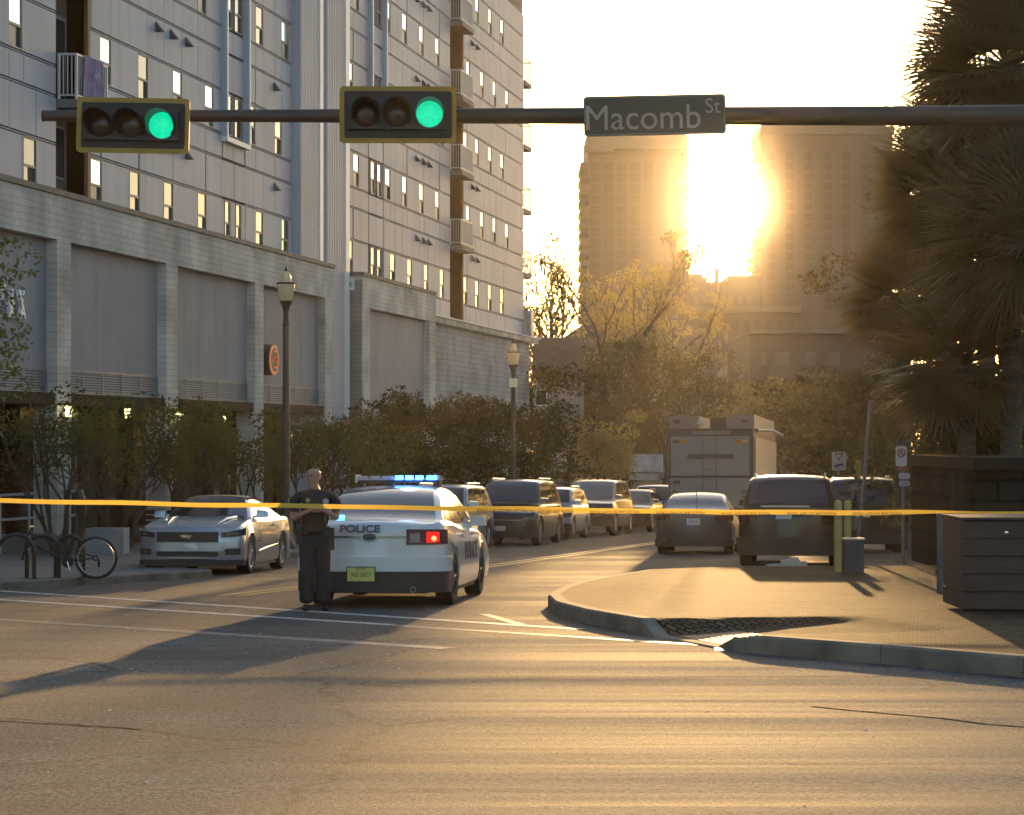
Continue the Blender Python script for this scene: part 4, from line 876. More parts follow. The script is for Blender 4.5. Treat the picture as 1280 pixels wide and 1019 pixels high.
# grey saloon seen from behind
rt = place('parked_car', 'grey saloon seen from behind in front of the tall command truck', 'car', 4.6, 56.0, 8, gr_)
c = Car(rt, 4.75, 1.84, 1.46, [(-2.38, .95), (-2.3, 1.04), (-1.9, 1.06), (-1.0, .98), (1.0, .94), (1.8, .88), (2.3, .74), (2.38, .6)], [(-1.75, 1.02), (-1.45, 1.1), (-1.0, 1.32), (-.5, 1.44), (0, 1.46), (.4, 1.4), (1.3, .94)], .33, 1.4, -1.35, greyp, .97, rc=.42, nx=3, wr=.68)
c.glass(-1.66, -.7, name='rear_window', marg=.06); c.glass(.5, 1.2); c.side_window([(-1.0, 1.02), (.8, 1.0), (.35, 1.34), (-.6, 1.36)]); c.mirrors(.8, 1.02)
c.wrap('tail_lamp', redl, -1, .52, .3, (.83, .94), (.8, .97), .014); c.fullwrap('rear_bumper', plast, -1, .5, (.2, .36), .02); c.plate(-1, .78, plate_w, 'GNP 47', x=0, o=.012, frame=False)
mb = MB(); mb.tube([(0, -1.0, 1.33), (0, -1.25, 1.5)], .012, 5); mb.build('roof_antenna', plast, rt); c.fullwrap('boot_gap', dgap, -1, .2, (.50, .508), .012, x1=.66)
mb = MB(); mb.lathe([(0, 0), (.03, -.005), (.035, .02)], (0, 0, 0), 'y', 8); o = mb.build('reflector', headl, rt); o.location = (-.68, -2.36, .36)
# dark SUV nearest
rt = place('police_suv', 'large dark sport utility vehicle on the right with papers lying under its bumper', 'suv', 5.75, 46.9, 8, gr_)
c = suv(rt, darkp, 5.05, 2.0, 1.80, belt=1.15, R=.39, rim=rimd_m); c.plate(-1, 1.02, plate_w, 'TPD 61', x=-.1, o=-.0, frame=False)
mb = MB(); mb.box(-.55, .4, -.02, .02, 0, .035); o = mb.build('tailgate_spoiler', silv2, rt); o.location = (.0, -2.46, 1.17); c.fullwrap('rear_step', plast, -1, .4, (.44, .58), .05)
mb = MB(); mb.tube([(.1, -2.5, .42), (.5, -2.5, .42)], .02, 5); mb.build('hitch_bar', chrome, rt)
# second dark SUV
rt = place('parked_suv', 'dark sport utility vehicle seen from behind beside the leaning sign post', 'suv', 8.7, 57.2, 6, gr_); c = suv(rt, blackp, 4.9, 1.95, 1.84, belt=1.15, R=.38); c.plate(-1, .95, plate_w, x=0, o=.0, frame=False)
rt = place('parked_car', 'dark car facing the camera in the shade behind the no parking signs', 'car', 13.0, 80, 190, gr_); suv(rt, blackp, 4.5, 1.85, 1.6)
rt = place('parked_car', 'blue grey car half hidden behind the steel posts at far right', 'car', 16.6, 92, 188, gr_); suv(rt, bluep, 4.5, 1.85, 1.65)
# papers
t = thing('cardboard_sheet', 'sheet of pale cardboard lying under the dark vehicle bumper', 'cardboard', (5.3, 43.6, zg(43.6) + .01)); mb = MB()
mb.add([(-.28, -.3, 0), (.3, -.35, .03), (.38, .3, .12), (-.1, .32, .02), (-.45, .3, .06)], [(0, 1, 2, 3, 4)]); mb.add([(-.1, 0, .03), (.25, .05, .07), (.2, .3, .2), (-.15, .28, .14)], [(0, 1, 2, 3)]); mb.build('sheet', mat('cardboard', (.62, .5, .36), .8, var=.1), t)
# --- command truck
rt = place('command_truck', 'tall boxy mobile command truck with pale panelled rear wall', 'truck', 6.7, 70.9, 11.3, gr_)
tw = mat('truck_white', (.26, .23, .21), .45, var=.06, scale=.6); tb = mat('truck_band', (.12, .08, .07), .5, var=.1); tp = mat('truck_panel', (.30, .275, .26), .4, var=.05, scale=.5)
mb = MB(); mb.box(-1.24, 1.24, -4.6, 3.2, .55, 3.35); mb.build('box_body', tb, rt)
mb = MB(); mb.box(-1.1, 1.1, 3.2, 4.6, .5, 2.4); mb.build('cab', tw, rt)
for (x0, x1, z0, z1) in ((-1.17, 1.12, 1.98, 3.12), (-1.2, 1.12, .95, 1.90)):
    mb = MB(); mb.box(x0, x1, -4.64, -4.605, z0, z1); mb.build('rear_panel', tp, rt)
for z0, z1, in ((.9, 1.88), (2.0, 3.1)): mb = MB(); mb.box(1.245, 1.28, -4.4, 3.0, z0, z1); mb.box(-1.28, -1.245, -4.4, 3.0, z0, z1); mb.build('side_panel', tp, rt)
mb = MB(); mb.box(-1.24, -.35, -4.55, -1, 3.36, 3.72); mb.build('roof_unit', tw, rt); mb = MB(); mb.box(.45, 1.26, -4.58, 2.4, 3.36, 3.75); mb.build('roof_unit', tw, rt); mb = MB(); mb.box(-.05, .44, -4.4, -3.4, 3.36, 3.68); mb.build('roof_unit', tb, rt)
mb = MB(); mb.box(-.55, .55, -4.68, -4.62, 3.17, 3.27); mb.build('rear_light_strip', tw, rt)
mb = MB(); mb.box(-.68, .66, -4.68, -4.65, 2.46, 2.6); mb.build('rear_window_strip', tb, rt)
mb = MB(); mb.box(-.25, -.23, -4.66, -4.645, 1.0, 3.1); mb.box(.15, .17, -4.66, -4.645, 1.0, 3.1); mb.build('door_edge', tb, rt)
for i in range(5): mb = MB(); mb.tube([(-.2, -4.7, 1.2 + i * .32), (.12, -4.7, 1.2 + i * .32)], .015, 5); mb.build('ladder_rung', tw, rt)
for (x, z, m_) in ((-1.0, 2.98, redl), (1.0, 2.95, redl), (-.8, 2.97, amber), (.78, 2.96, amber), (-1.0, 1.78, tb), (-1.02, 1.5, redl), (-1.02, 1.35, redl), (.98, 1.5, redl), (.98, 1.35, redl), (1.0, 3.55, tb), (-1.0, 3.55, tb)):
    mb = MB(); mb.box(x - .1, x + .1, -4.67, -4.642, z - .05, z + .05); mb.build('marker_lamp', m_, rt)
mb = MB(); mb.lathe([(0, .12), (.1, .08), (.12, 0), (.05, -.06), (0, -.08)], n=12); o = mb.build('camera_dome', plate_w, rt); o.location = (-.3, -4.5, 3.5)
mb = MB(); mb.tube([(1.3, -4.2, 3.3), (1.55, -2, 3.35), (1.55, 2, 3.3)], .05, 6); mb.build('awning', tw, rt); mb = MB(); mb.tube([(-.1, -2.5, 3.4), (-.1, -2.5, 6.0)], .03, 5); mb.build('mast', tb, rt)
for yw in (-3.0, 3.0):
    for s in (1, -1):
        mb = MB(); mb.lathe([(.0, -.12), (.4, -.12), (.45, -.08), (.45, .08), (.4, .12), (0, .12)], (0, 0, 0), 'x', 20); o = mb.build('wheel', tyre_m, rt); o.location = (s * 1.08, yw, .45)
        mb = MB(); mb.lathe([(0, s * .13), (.24, s * .13), (.26, s * .1)], (0, 0, 0), 'x', 14); q = mb.build('rim', rim_m, o)
# ---------------------------------------------------------------- officer
def skin_obj(name, verts, edges, radii, m, parent=None, root=0, sub=2, scalemap=None):
    me = bpy.data.meshes.new(name); me.from_pydata(verts, edges, []); me.materials.append(m)
    o = bpy.data.objects.new(name, me); C.objects.link(o)
    if parent is not None: o.parent = parent
    sk = o.modifiers.new('skin', 'SKIN'); sk.use_smooth_shade = True
    for i, r in enumerate(radii):
        me.skin_vertices[0].data[i].radius = r if isinstance(r, tuple) else (r, r); me.skin_vertices[0].data[i].use_root = (i == root)
    ss = o.modifiers.new('sub', 'SUBSURF'); ss.levels = sub; ss.render_levels = sub
    return o
class Skel:
    def __init__(s): s.v = []; s.e = []; s.r = []
    def chain(s, pts, rs, start=None):
        prev = start
        for p, r in zip(pts, rs):
            s.v.append(p); s.r.append(r); i = len(s.v) - 1
            if prev is not None: s.e.append((prev, i))
            prev = i
        return prev
    def obj(s, name, m, parent=None, **k): return skin_obj(name, s.v, s.e, s.r, m, parent, **k)
skin_m = mat('skin', (.42, .22, .15), .5, var=.08, scale=8); unif = mat('uniform_navy', (.020, .019, .024), .8, var=.15, scale=5, bump=.2, bscale=30); boot = mat('boot_black', (.015, .014, .013), .4, var=.1); belt_m = mat('belt_leather', (.014, .012, .011), .35, var=.1)
oy = 27.75; of = thing('person', 'bald police officer in dark uniform standing with hands at his chest', 'person', (-2.4, oy, zg(oy)), math.radians(-170), tilt=False)
# local: +Y is where he faces, +X his left ... he faces the camera; head turned to his right
b = Skel()
b.chain([(0, 0, .96), (0, .01, 1.1), (0, .015, 1.25), (0, .0, 1.38), (0, -.015, 1.455), (.0, -.01, 1.51), (.022, .012, 1.545), (.022, .008, 1.60), (.012, .0, 1.66), (.004, -.004, 1.705), (.002, -.004, 1.73)],
        [(.13, .10), (.12, .095), (.14, .10), (.13, .09), .06, .056, (.058, .058), (.086, .074), (.098, .080), (.082, .07), (.04, .035)])
for s in (1, -1):
    top = 0; b.chain([(s * .09, 0, .88), (s * .10, .01, .50), (s * .11, -.01, .14)], [.085, .06, .04], 0)
    b.chain([(s * .17, -.01, 1.42), (s * .235, -.02, 1.34), (s * .27, -.04, 1.12), (s * .20, .14, 1.17), (s * .10, .235, 1.22), (s * .06, .255, 1.235)], [.05, .05, .042, .036, .027, .022], 3)
b.obj('body', skin_m, of, sub=2)
# face: nose, brow, ears, chin (head turned towards his right = -X)
hd = Skel(); hd.chain([(.085, .055, 1.64), (.112, .068, 1.615), (.095, .062, 1.60)], [.012, .015, .010]); hd.obj('nose', skin_m, of, sub=1)
for (x, y, z) in ((-.012, .082, 1.625), (.0, -.085, 1.625)):
    e = Skel(); e.chain([(x, y, z + .022), (x + .012, y + (.008 if y > 0 else -.008), z), (x, y, z - .022)], [.011, .013, .009]); e.obj('ear', skin_m, of, sub=1)
mb = MB(); mb.box(.083, .092, .035, .075, 1.573, 1.579); mb.build('mouth', mat('lips', (.25, .1, .09), .6), of)
for an in (22, 66):
    ca, sa = math.cos(math.radians(an)), math.sin(math.radians(an)); mb = MB(); mb.lathe([(0, -.008), (.012, -.004), (.013, .004), (0, .008)], (0, 0, 0), 'z', 8); o = mb.build('eye', mat('eye_dark', (.04, .03, .025), .4, var=0), of); o.location = (.012 + .083 * ca, .076 * sa, 1.638)
    mb = MB(); mb.tube([(.012 + .088 * math.cos(math.radians(an + d)), .082 * math.sin(math.radians(an + d)), 1.656) for d in (-12, 0, 12)], .005, 4); mb.build('brow', mat('brow', (.16, .09, .06), .8), of)
# hands: palm and fingers folded around each other
for s in (1, -1):
    h = Skel(); p0 = Vector((s * .07, .25, 1.235)); p1 = Vector((s * .015, .285, 1.25)); root = h.chain([tuple(p0), tuple((p0 + p1) / 2), tuple(p1)], [(.024, .03), (.028, .036), (.026, .034)])
    h.obj('hand', skin_m, of, sub=1)
    for k in range(4):
        f = Skel(); L_ = (.9, 1., .95, .75)[k]; z = 1.275 - k * .019; f.chain([(s * .025, .288, z), (-s * .015 * L_, .305, z - .002), (-s * .042 * L_, .295, z - .006), (-s * .052 * L_, .275, z - .01)], [.0095, .009, .0085, .007]); f.obj('finger', skin_m, of, sub=1)
    f = Skel(); f.chain([(s * .05, .255, 1.262), (s * .03, .262, 1.295), (s * .005, .272, 1.315)], [.012, .011, .009]); f.obj('thumb', skin_m, of, sub=1)
# clothing
sh = Skel(); sh.chain([(0, 0, .98), (0, .015, 1.10), (0, .02, 1.25), (0, .01, 1.38), (0, -.005, 1.455), (0, -.003, 1.49)], [(.175, .135), (.175, .14), (.195, .145), (.185, .125), (.095, .08), (.072, .068)])
for s in (1, -1): sh.chain([(s * .15, -.01, 1.415), (s * .235, -.02, 1.36), (s * .272, -.035, 1.20)], [.075, .078, .068], 3)
sh.obj('shirt', unif, of, sub=2)
vs_ = Skel(); vs_.chain([(0, .02, 1.02), (0, .03, 1.2), (0, .025, 1.36)], [(.185, .155), (.20, .165), (.16, .135)]); vs_.obj('vest', unif, of, sub=1)
tr = Skel(); tr.chain([(0, 0, 1.0), (0, 0, .93)], [(.17, .135), (.165, .135)])
for s in (1, -1): tr.chain([(s * .09, 0, .82), (s * .095, .02 * (s + 1), .50), (s * .10, .01, .28), (s * .105, .0, .08)], [(.115, .12), (.095, .1), (.085, .09), (.082, .1)], 1)
tr.obj('trousers', unif, of, sub=2)
for s in (1, -1):
    bt = Skel(); bt.chain([(s * .105, -.03, .05), (s * .115, .06, .045), (s * .13, .16, .035)], [(.05, .045), (.05, .045), (.042, .032)]); bt.obj('boot', boot, of, sub=1)
mb = MB(); mb.lathe([(.178, .97), (.184, .975), (.184, 1.025), (.178, 1.03)], n=24); bl = mb.build('belt', belt_m, of, smooth=40); bl.scale = (1.02, .82, 1)
for (x, y, z, a, b_, c_) in ((.19, .03, .93, .035, .05, .12), (-.19, .02, .9, .04, .06, .16), (.12, .13, .985, .03, .03, .05), (-.11, .135, .985, .03, .025, .05), (.19, -.07, .99, .03, .03, .07)):
    mb = MB(); mb.box(x - a, x + a, y - b_, y + b_, z - c_, z + c_ * .7); mb.build('holster' if c_ > .1 else 'pouch', belt_m, of)
pm = mat('patch_grey', (.35, .36, .4), .7, var=.2, scale=40); ym = mat('patch_gold', (.4, .3, .08), .6, var=.2, scale=40)
mb = MB(); mb.lathe([(0, 0), (.036, 0), (.038, -.01)], (0, 0, 0), 'y', 16); o = mb.build('chest_badge', pm, of); o.location = (-.115, .205, 1.335); o.location.x = -.115
mb = MB(); mb.lathe([(0, 0), (.03, 0), (.032, -.01)], (0, 0, 0), 'y', 5); o = mb.build('star_badge', ym, of); o.location = (.1, .19, 1.35)
for s in (1, -1): mb = MB(); mb.prism([(s * .312, -.06, 1.37), (s * .312, .0, 1.37), (s * .318, .01, 1.31), (s * .318, -.03, 1.27), (s * .318, -.065, 1.31)], (s * .006, 0, 0)); mb.build('shoulder_patch', ym, of)
mb = MB(); mb.tube([(-.14, .19, 1.25), (-.10, .21, 1.12), (-.13, .18, 1.02)], .006, 5); mb.build('key_chain', ym, of)
# ---------------------------------------------------------------- barricade tape
tape_m = mat('yellow_tape', (.60, .43, .07), .5, var=.06, scale=2, trans=(.75, .52, .08))
YT = 26.9; X0, X1 = PX(-40, YT), PX(1330, YT); n = 90; V = []; 
def tape_v(u): return 625.5 + (640 - 625.5) * max(0, min(1, u / 900)) ** .8 + (.6 if u > 900 else 0)
TP = []
for i in range(n + 1):
    u = -40 + 1370 * i / n; x = PX(u, YT); z = PZ(tape_v(u) + .7 * math.sin(u * .031) * math.sin(u * .007), YT); hh = (.027 if u < 560 else .029) - (.015 if u > 1130 else 0) * min(1, (u - 1130) / 60 if u > 1130 else 0)
    tw_ = .25 * math.sin(u * .011) ; V += [(x, YT - .03 * math.sin(u * .05) * .3, z - hh), (x, YT + .012 * math.sin(u * .02), z + hh)]; TP.append((x, z, hh))
mb = MB(); mb.add(V, [(2 * i, 2 * i + 1, 2 * i + 3, 2 * i + 2) for i in range(n)])
tp = mb.build('police_tape', tape_m, smooth=60); tag(tp, 'long yellow police tape stretched across the whole street in front of the officer', 'tape')
for u in list(range(650, 1130, 82)) + [590]:
    x = PX(u + 36, YT); o = text('tape_text', 'POLICE LINE DO NOT CROSS', .038, ink, tp, (x, YT - .022, PZ(tape_v(u + 36), YT) - .012), (-math.pi / 2, 0, math.pi), .0005, sx=1.15, bold=.0006)
    o.rotation_euler = (math.pi / 2, math.pi, 0)
# ---------------------------------------------------------------- mast arm, signals, street sign
armm = mat('arm_brown', (.10, .07, .05), .5, metal=.2, var=.1); YA = 26.2
t = thing('signal_mast', 'brown steel traffic mast arm stretching overhead with its pole beyond the palm', 'traffic mast', (8.6, YA, zg(YA) + KH))
zA = PZ(145, YA) - (zg(YA) + KH); mb = MB(); xs = [PX(u, YA) - 8.6 for u in (54, 300, 700, 1130, 1330)]; rs = [.062, .072, .095, .115, .13]
mb.tube([(x, 0, zA + .02 * i * 0) for i, x in enumerate(xs)] + [(0, 0, zA)], rs + [.14], 14); mb.build('arm', armm, t, smooth=50)
mb = MB(); mb.lathe([(.2, 0), (.2, .05), (.16, .06), (.13, zA + .35), (0, zA + .42)], n=16); mb.build('pole', armm, t, smooth=50); mb = MB(); mb.lathe([(0, -.01), (.066, -.01), (.066, .03), (0, .04)], (xs[0], 0, zA), 'x', 12); mb.build('end_cap', armm, t)
yel = mat('yellow_border', (.46, .25, .03), .5, var=.15, scale=3); bpl = mat('backplate', (.045, .035, .032), .6, var=.2, scale=3); hous = mat('signal_housing', (.035, .03, .028), .45, var=.15)
green = mat('green_lens', (.0, .45, .25), .3, var=.25, scale=18, emit=.36, ecol=(.0, .80, .42)); offl = [mat('off_red_lens', (.045, .022, .018), .35, var=.1, coat=.4), mat('off_amber_lens', (.06, .035, .018), .35, var=.1, coat=.4)]
def rrect(w_, h_, r, n=5):
    P = []
    for cx, cz, a0 in ((w_ - r, h_ - r, 0), (-w_ + r, h_ - r, 90), (-w_ + r, -h_ + r, 180), (w_ - r, -h_ + r, 270)):
        for i in range(n + 1): a = math.radians(a0 + 90 * i / n); P.append((cx + r * math.cos(a), cz + r * math.sin(a)))
    return P
def signal(u, v, label, roll, yaw, wpx=145, hpx=71):
    Y = YA - .32; W_, H_ = wpx / 2 / F * Y, hpx / 2 / F * Y
    r = thing('traffic_signal', label, 'traffic light', (PX(u, Y), Y, PZ(v, Y)), 0, 'horizontal traffic lights on the mast arm'); r.rotation_euler = (0, math.radians(roll), math.radians(yaw))
    P = rrect(W_, H_, .05); Q = rrect(W_ - .055, H_ - .055, .02); n = len(P); mb = MB()
    mb.add([(x, 0, z) for x, z in P] + [(x, 0, z) for x, z in Q] + [(x, .02, z) for x, z in P] + [(x, .02, z) for x, z in Q], [f for i in range(n) for j in [(i + 1) % n] for f in ((i, j, n + j, n + i), (2 * n + i, 3 * n + i, 3 * n + j, 2 * n + j), (i, 2 * n + i, 2 * n + j, j), (n + i, n + j, 3 * n + j, 3 * n + i))])
    mb.build('border', yel, r)
    mb = MB(); mb.prism([(x, .004, z) for x, z in Q], (0, .012, 0)); mb.build('backplate', bpl, r)
    mb = MB(); mb.box(-W_ + .1, W_ - .12, -.06, .2, -.17, .17); hb = mb.build('housing', hous, r)
    mb = MB()
    for x in (W_ - .09, W_ - .07, W_ - .05): mb.box(x - .003, x + .003, -.004, .004, -H_ + .1, H_ - .1)
    mb.build('louvre_slots', hous, r)
    for i, x in enumerate((-.37, -.01, .36)):
        xx = x * (W_ / .67)
        mb = MB(); N = 24; R_ = .155; L0 = -.065
        V = []; a0, a1 = -42, 222
        for k in range(N + 1):
            a = math.radians(a0 + (a1 - a0) * k / N); dpt = -.27 * (.45 + .55 * max(0, math.sin(a)) ** .5) if math.sin(a) > -.2 else -.10
            for rr, yy in ((R_, L0), (R_ + .004, L0 + dpt), (R_ + .010, L0 + dpt), (R_ + .012, L0)): V.append((xx + rr * math.cos(a), yy, rr * math.sin(a)))
        mb.add(V, [(k * 4 + q, k * 4 + (q + 1) % 4, (k + 1) * 4 + (q + 1) % 4, (k + 1) * 4 + q) for k in range(N) for q in range(4)]); mb.build('visor', hous, r, smooth=40)
        mb = MB(); mb.lathe([(0, -.03), (.08, -.022), (.15, 0), (.155, .02)], (xx, L0 + .0, 0), 'y', 24); mb.build('lens', green if i == 2 else offl[i], r, smooth=60)
    for bx in (-.55, -.2, .17, .52):
        for bz in (.15, -.15): mb = MB(); mb.lathe([(0, -.012), (.012, -.01), (.014, .004)], (bx * (W_ / .67), -.004, bz), 'y', 6); mb.build('bolt', rail_m, r)
    mb = MB(); mb.tube([(0, .2, 0), (0, .32, 0)], .06, 8); mb.tube([(0, .2, -.1), (0, .2, .1)], .05, 8); mb.build('bracket', armm, r)
    return r
signal(166, 157, 'traffic light showing green at the free end of the mast arm', 1.5, -4, 143, 69); signal(497.5, 143.5, 'traffic light showing green between the arm end and the street name sign', -.3, 3, 146, 71)
# street name sign
Y = YA - .2; t = thing('street_sign', 'green street name sign, browned by painted-in glare, reading Macomb St on the mast arm', 'street sign', (PX(818.5, Y), Y, PZ(144, Y))); t.rotation_euler = (0, math.radians(-1.2), 0)
sg = mat('sign_green_veiled', (.075, .072, .045), .5, var=.08); sw = mat('sign_white_veiled', (.36, .31, .27), .5, var=.05)  # glare veil over green sign and white letters mixed into both colours
W_, H_ = 178 / 2 / F * Y, 50 / 2 / F * Y; P = rrect(W_, H_, .04); mb = MB(); mb.prism([(x, 0, z) for x, z in P], (0, .01, 0)); mb.build('sign_panel', sg, t)
Q = rrect(W_ - .012, H_ - .012, .035); R2 = rrect(W_ - .022, H_ - .022, .03); n = len(Q); mb = MB(); mb.add([(x, -.002, z) for x, z in Q + R2], [(i, (i + 1) % n, n + (i + 1) % n, n + i) for i in range(n)]); mb.build('sign_rim', mat('sign_rim', (.2, .25, .2), .5), t)
text('lettering', 'Macomb', .40, sw, t, (-.14, -.008, -.035), ext=.002, sx=.97); text('lettering', 'St', .24, sw, t, (.66, -.008, .085), ext=.002, sx=.95)
for x in (-.5, .5): mb = MB(); mb.box(x - .03, x + .03, .012, .2, -.14, .14); mb.build('bracket', armm, t)
# ---------------------------------------------------------------- acorn lamps
def acorn(u, vtop, D, hgt, label, sc, vbase):
    z0 = zg(D) + KHL; zt = PZ(vtop, D); t = thing('street_lamp', label, 'street lamp', (PX(u, D), D, z0), 0, 'acorn street lamps'); Hh = zt - z0; a = .78 * sc
    pm = mat('lamp_post', (.05, .045, .045), .45, metal=.3, var=.1)
    mb = MB(); mb.lathe([(.22, 0), (.22, .1), (.16, .2), (.14, .9), (.10, 1.0), (.09, 1.2), (.075, Hh - a - .62), (.07, Hh - a - .6), (.09, Hh - a - .56), (.07, Hh - a - .52), (.06, Hh - a - .3), (.1, Hh - a - .12), (.17 * sc, Hh - a), (0, Hh - a)], n=14); mb.build('post', pm, t, smooth=45)
    mb = MB(); b0 = Hh - a; mb.lathe([(.13 * sc, b0), (.16 * sc, b0 + .04), (.21 * sc, b0 + .3 * sc), (.215 * sc, b0 + .42 * sc), (.12 * sc, b0 + .47 * sc), (.13 * sc, b0 + .55 * sc), (.08 * sc, b0 + .68 * sc), (.03, b0 + .71 * sc), (0, b0 + .72 * sc)], n=16)
    mb.build('lamp_globe', mat('lamp_glass', (.7, .66, .52), .2, var=.2, scale=9, trans=(1, .92, .68), coat=.5), t, smooth=35)
    mb = MB(); mb.lathe([(.217 * sc, b0 + .40 * sc), (.235 * sc, b0 + .42 * sc), (.217 * sc, b0 + .445 * sc)], n=16); mb.lathe([(.02, b0 + .71 * sc), (.03, b0 + .75 * sc), (.008, b0 + .83 * sc), (0, b0 + .84 * sc)], n=8); mb.build('finial', pm, t)
    if hgt: mb = MB(); mb.box(-.14, .14, -.1, .1, Hh - a - .75, Hh - a - .45); mb.tube([(.0, 0, Hh - a - .4), (.16, -.05, Hh - a - .42)], .05, 8); mb.build('speaker_box', chrome, t)
    return t
acorn(357.5, 336, 54, 0, 'near street lamp with acorn globe behind the silver sports car', .98, 0); acorn(641.5, 427, 76, 1, 'far street lamp with acorn globe beside the podium corner', 1.0, 0)
# ---------------------------------------------------------------- right corner furniture
def bollard(u, vb, D, label):
    x = PX(u, D); z0 = zg(D) + KH; t = thing('bollard', label, 'bollard', (x, D, z0), 0, 'yellow steel bollards'); mb = MB(); mb.lathe([(.066, -.02), (.066, 1.08), (.056, 1.14), (.03, 1.165), (0, 1.17)], n=16); mb.build('tube', mat('bollard_yellow', (.36, .27, .08), .5, var=.15, scale=3), t, smooth=40)
    mb = MB(); mb.lathe([(.068, .86), (.068, .95)], n=16); mb.build('band', mat('band', (.25, .2, .08), .4), t)
bollard(1047.5, 725, 37.0, 'yellow bollard nearest the camera, left of the utility box'); bollard(1059.5, 715, 38.6, 'yellow bollard partly hidden behind the grey utility box')
D = 37.2; t = thing('utility_box', 'squat dark grey utility box beside the two yellow bollards', 'utility box', (PX(1066, D), D, zg(D) + KH)); mb = MB(); mb.box(-.16, .16, -.16, .16, 0, .52); mb.build('box', mat('box_grey', (.07, .06, .065), .6), t); mb = MB(); mb.box(-.18, .18, -.18, .18, .52, .55); mb.build('lid', mat('box_lid', (.3, .28, .26), .5), t)
D = 29.0; t = thing('steel_post', 'slim grey steel post with sunlit slanted cap standing alone on the paving', 'post', (PX(1175, D), D, zg(D) + KH)); mb = MB(); mb.box(-.035, .035, -.035, .035, 0, .98); mb.build('post', mat('post_grey', (.11, .105, .12), .45, metal=.3), t)
mb = MB(); mb.hexa([(-.04, -.04, .98), (.04, -.04, .98), (.04, .04, .98), (-.04, .04, .98), (-.04, -.04, 1.03), (.04, -.04, 1.0), (.04, .04, 1.03), (-.04, .04, 1.06)]); mb.build('cap', chrome, t); mb = MB(); mb.box(-.06, .0, -.01, .04, .24, .3); mb.build('bracket', chrome, t)
# slatted bin
D = 24.4; x0 = PX(1203, D); t = thing('slatted_bin', 'dark brown timber slatted planter bin at the right edge of the pavement', 'bin', (x0, D, zg(D) + KH))
wd_ = mat('dark_timber', (.07, .038, .025), .6, var=.25, scale=3, stretch=(1, 8, 8), bump=.2, bscale=10)
for i in range(5):
    mb = MB(); mb.box(.0, 1.9, 0, .04, .03 + i * .19, .03 + i * .19 + .175); mb.build('slat', wd_, t); mb = MB(); mb.box(0, .04, .045, 1.1, .03 + i * .19, .03 + i * .19 + .175); mb.build('slat', wd_, t)
mb = MB(); mb.box(.02, 1.85, .05, 1.08, .02, .9); mb.build('liner', plast, t); mb = MB(); mb.box(-.02, 1.95, -.02, 1.12, .985, 1.01); mb.build('rim', wd_, t); mb = MB(); mb.box(-.03, .0, -.02, .05, 0, .98); mb.build('corner_post', wd_, t)
mb = MB(); mb.lathe([(0, -.012), (.025, -.01), (.03, 0)], (.47, 0, .84), 'y', 10); mb.build('bolt', chrome, t)
# sign posts
def post(x, D, z0, z1, r=.025, lean=0): mb = MB(); mb.tube([(0, 0, 0), (lean, 0, z1 - z0)], r, 6); return mb
def signpost(u, D, vtop, label, plates, lean=0, r=.03, kind='road sign'):
    z0 = zg(D); t = thing('sign_post', label, kind, (PX(u, D), D, z0)); zt = PZ(vtop, D); post(0, D, z0, zt, r, lean).build('post', mat('galvanised', (.22, .2, .2), .5, metal=.4), t)
    for (nm, m_, u0, u1, v0, v1, tx, sz) in plates:
        xa, xb, za, zb_ = PX(u0, D) - PX(u, D), PX(u1, D) - PX(u, D), PZ(v1, D) - z0, PZ(v0, D) - z0
        mb = MB(); mb.prism([(xa + (xb - xa) / 2 + x, -.05, (za + zb_) / 2 + z) for x, z in rrect((xb - xa) / 2, (zb_ - za) / 2, .04, 3)], (0, .01, 0)); p = mb.build(nm, m_, t)
        if tx: text('lettering', tx, sz, mat('sign_ink', (.1, .05, .05), .5), p, ((xa + xb) / 2, -.056, (za + zb_) / 2), ext=.001)
    return t
pk = mat('sign_face', (.45, .40, .38), .5, var=.05); prd = mat('sign_red', (.35, .07, .06), .5)
t = signpost(1048, 62, 564, 'white square road sign with a triangle symbol above the dark vehicle roofs', [('sign_plate', pk, 1039.5, 1057, 565, 588, None, 0)])
D = 62; z0 = zg(D)
mb = MB(); sx = 0; cz = PZ(571, D) - z0
for a, b in (((-.11, .09), (.11, .09)), ((-.11, .09), (0, -.09)), ((.11, .09), (0, -.09))): mb.tube([(a[0], -.06, cz + a[1]), (b[0], -.06, cz + b[1])], .014, 4)
mb.tube([(-.12, -.06, cz - .26), (.02, -.06, cz - .22), (.12, -.06, cz - .2)], .028, 4); mb.build('symbol', mat('sign_ink', (.1, .05, .05), .5), t)
t = signpost(1129, 42, 557, 'pair of stacked parking signs with a red circle and lower plates', [('sign_plate', pk, 1119, 1133, 558, 583, None, 0), ('red_plate', prd, 1121, 1136, 583.5, 588.5, None, 0), ('sign_plate', pk, 1122.5, 1137, 591, 599, None, 0), ('sign_plate', pk, 1123, 1137, 601, 608, None, 0)])
D = 42; cz = PZ(566, D) - zg(D); cx = PX(1126, D) - PX(1129, D); mb = MB(); n = 16; mb.tube([(cx + .07 * math.cos(2 * math.pi * i / n), -.065, cz + .07 * math.sin(2 * math.pi * i / n)) for i in range(n + 1)], .012, 4); mb.tube([(cx - .05, -.065, cz + .05), (cx + .05, -.065, cz - .05)], .012, 4); mb.build('symbol', prd, t)
text('lettering', 'P', .10, mat('sign_ink', (.1, .05, .05), .5), t, (cx, -.062, cz), ext=.001); text('lettering', '<->', .08, mat('sign_ink', (.1, .05, .05), .5), t, (PX(1130, D) - PX(1129, D), -.062, PZ(604.5, D) - zg(D)), ext=.001)
signpost(1071, 45.5, 500, 'tall leaning grey utility pole rising in front of the palm mass', [], lean=.28, r=.045, kind='pole')
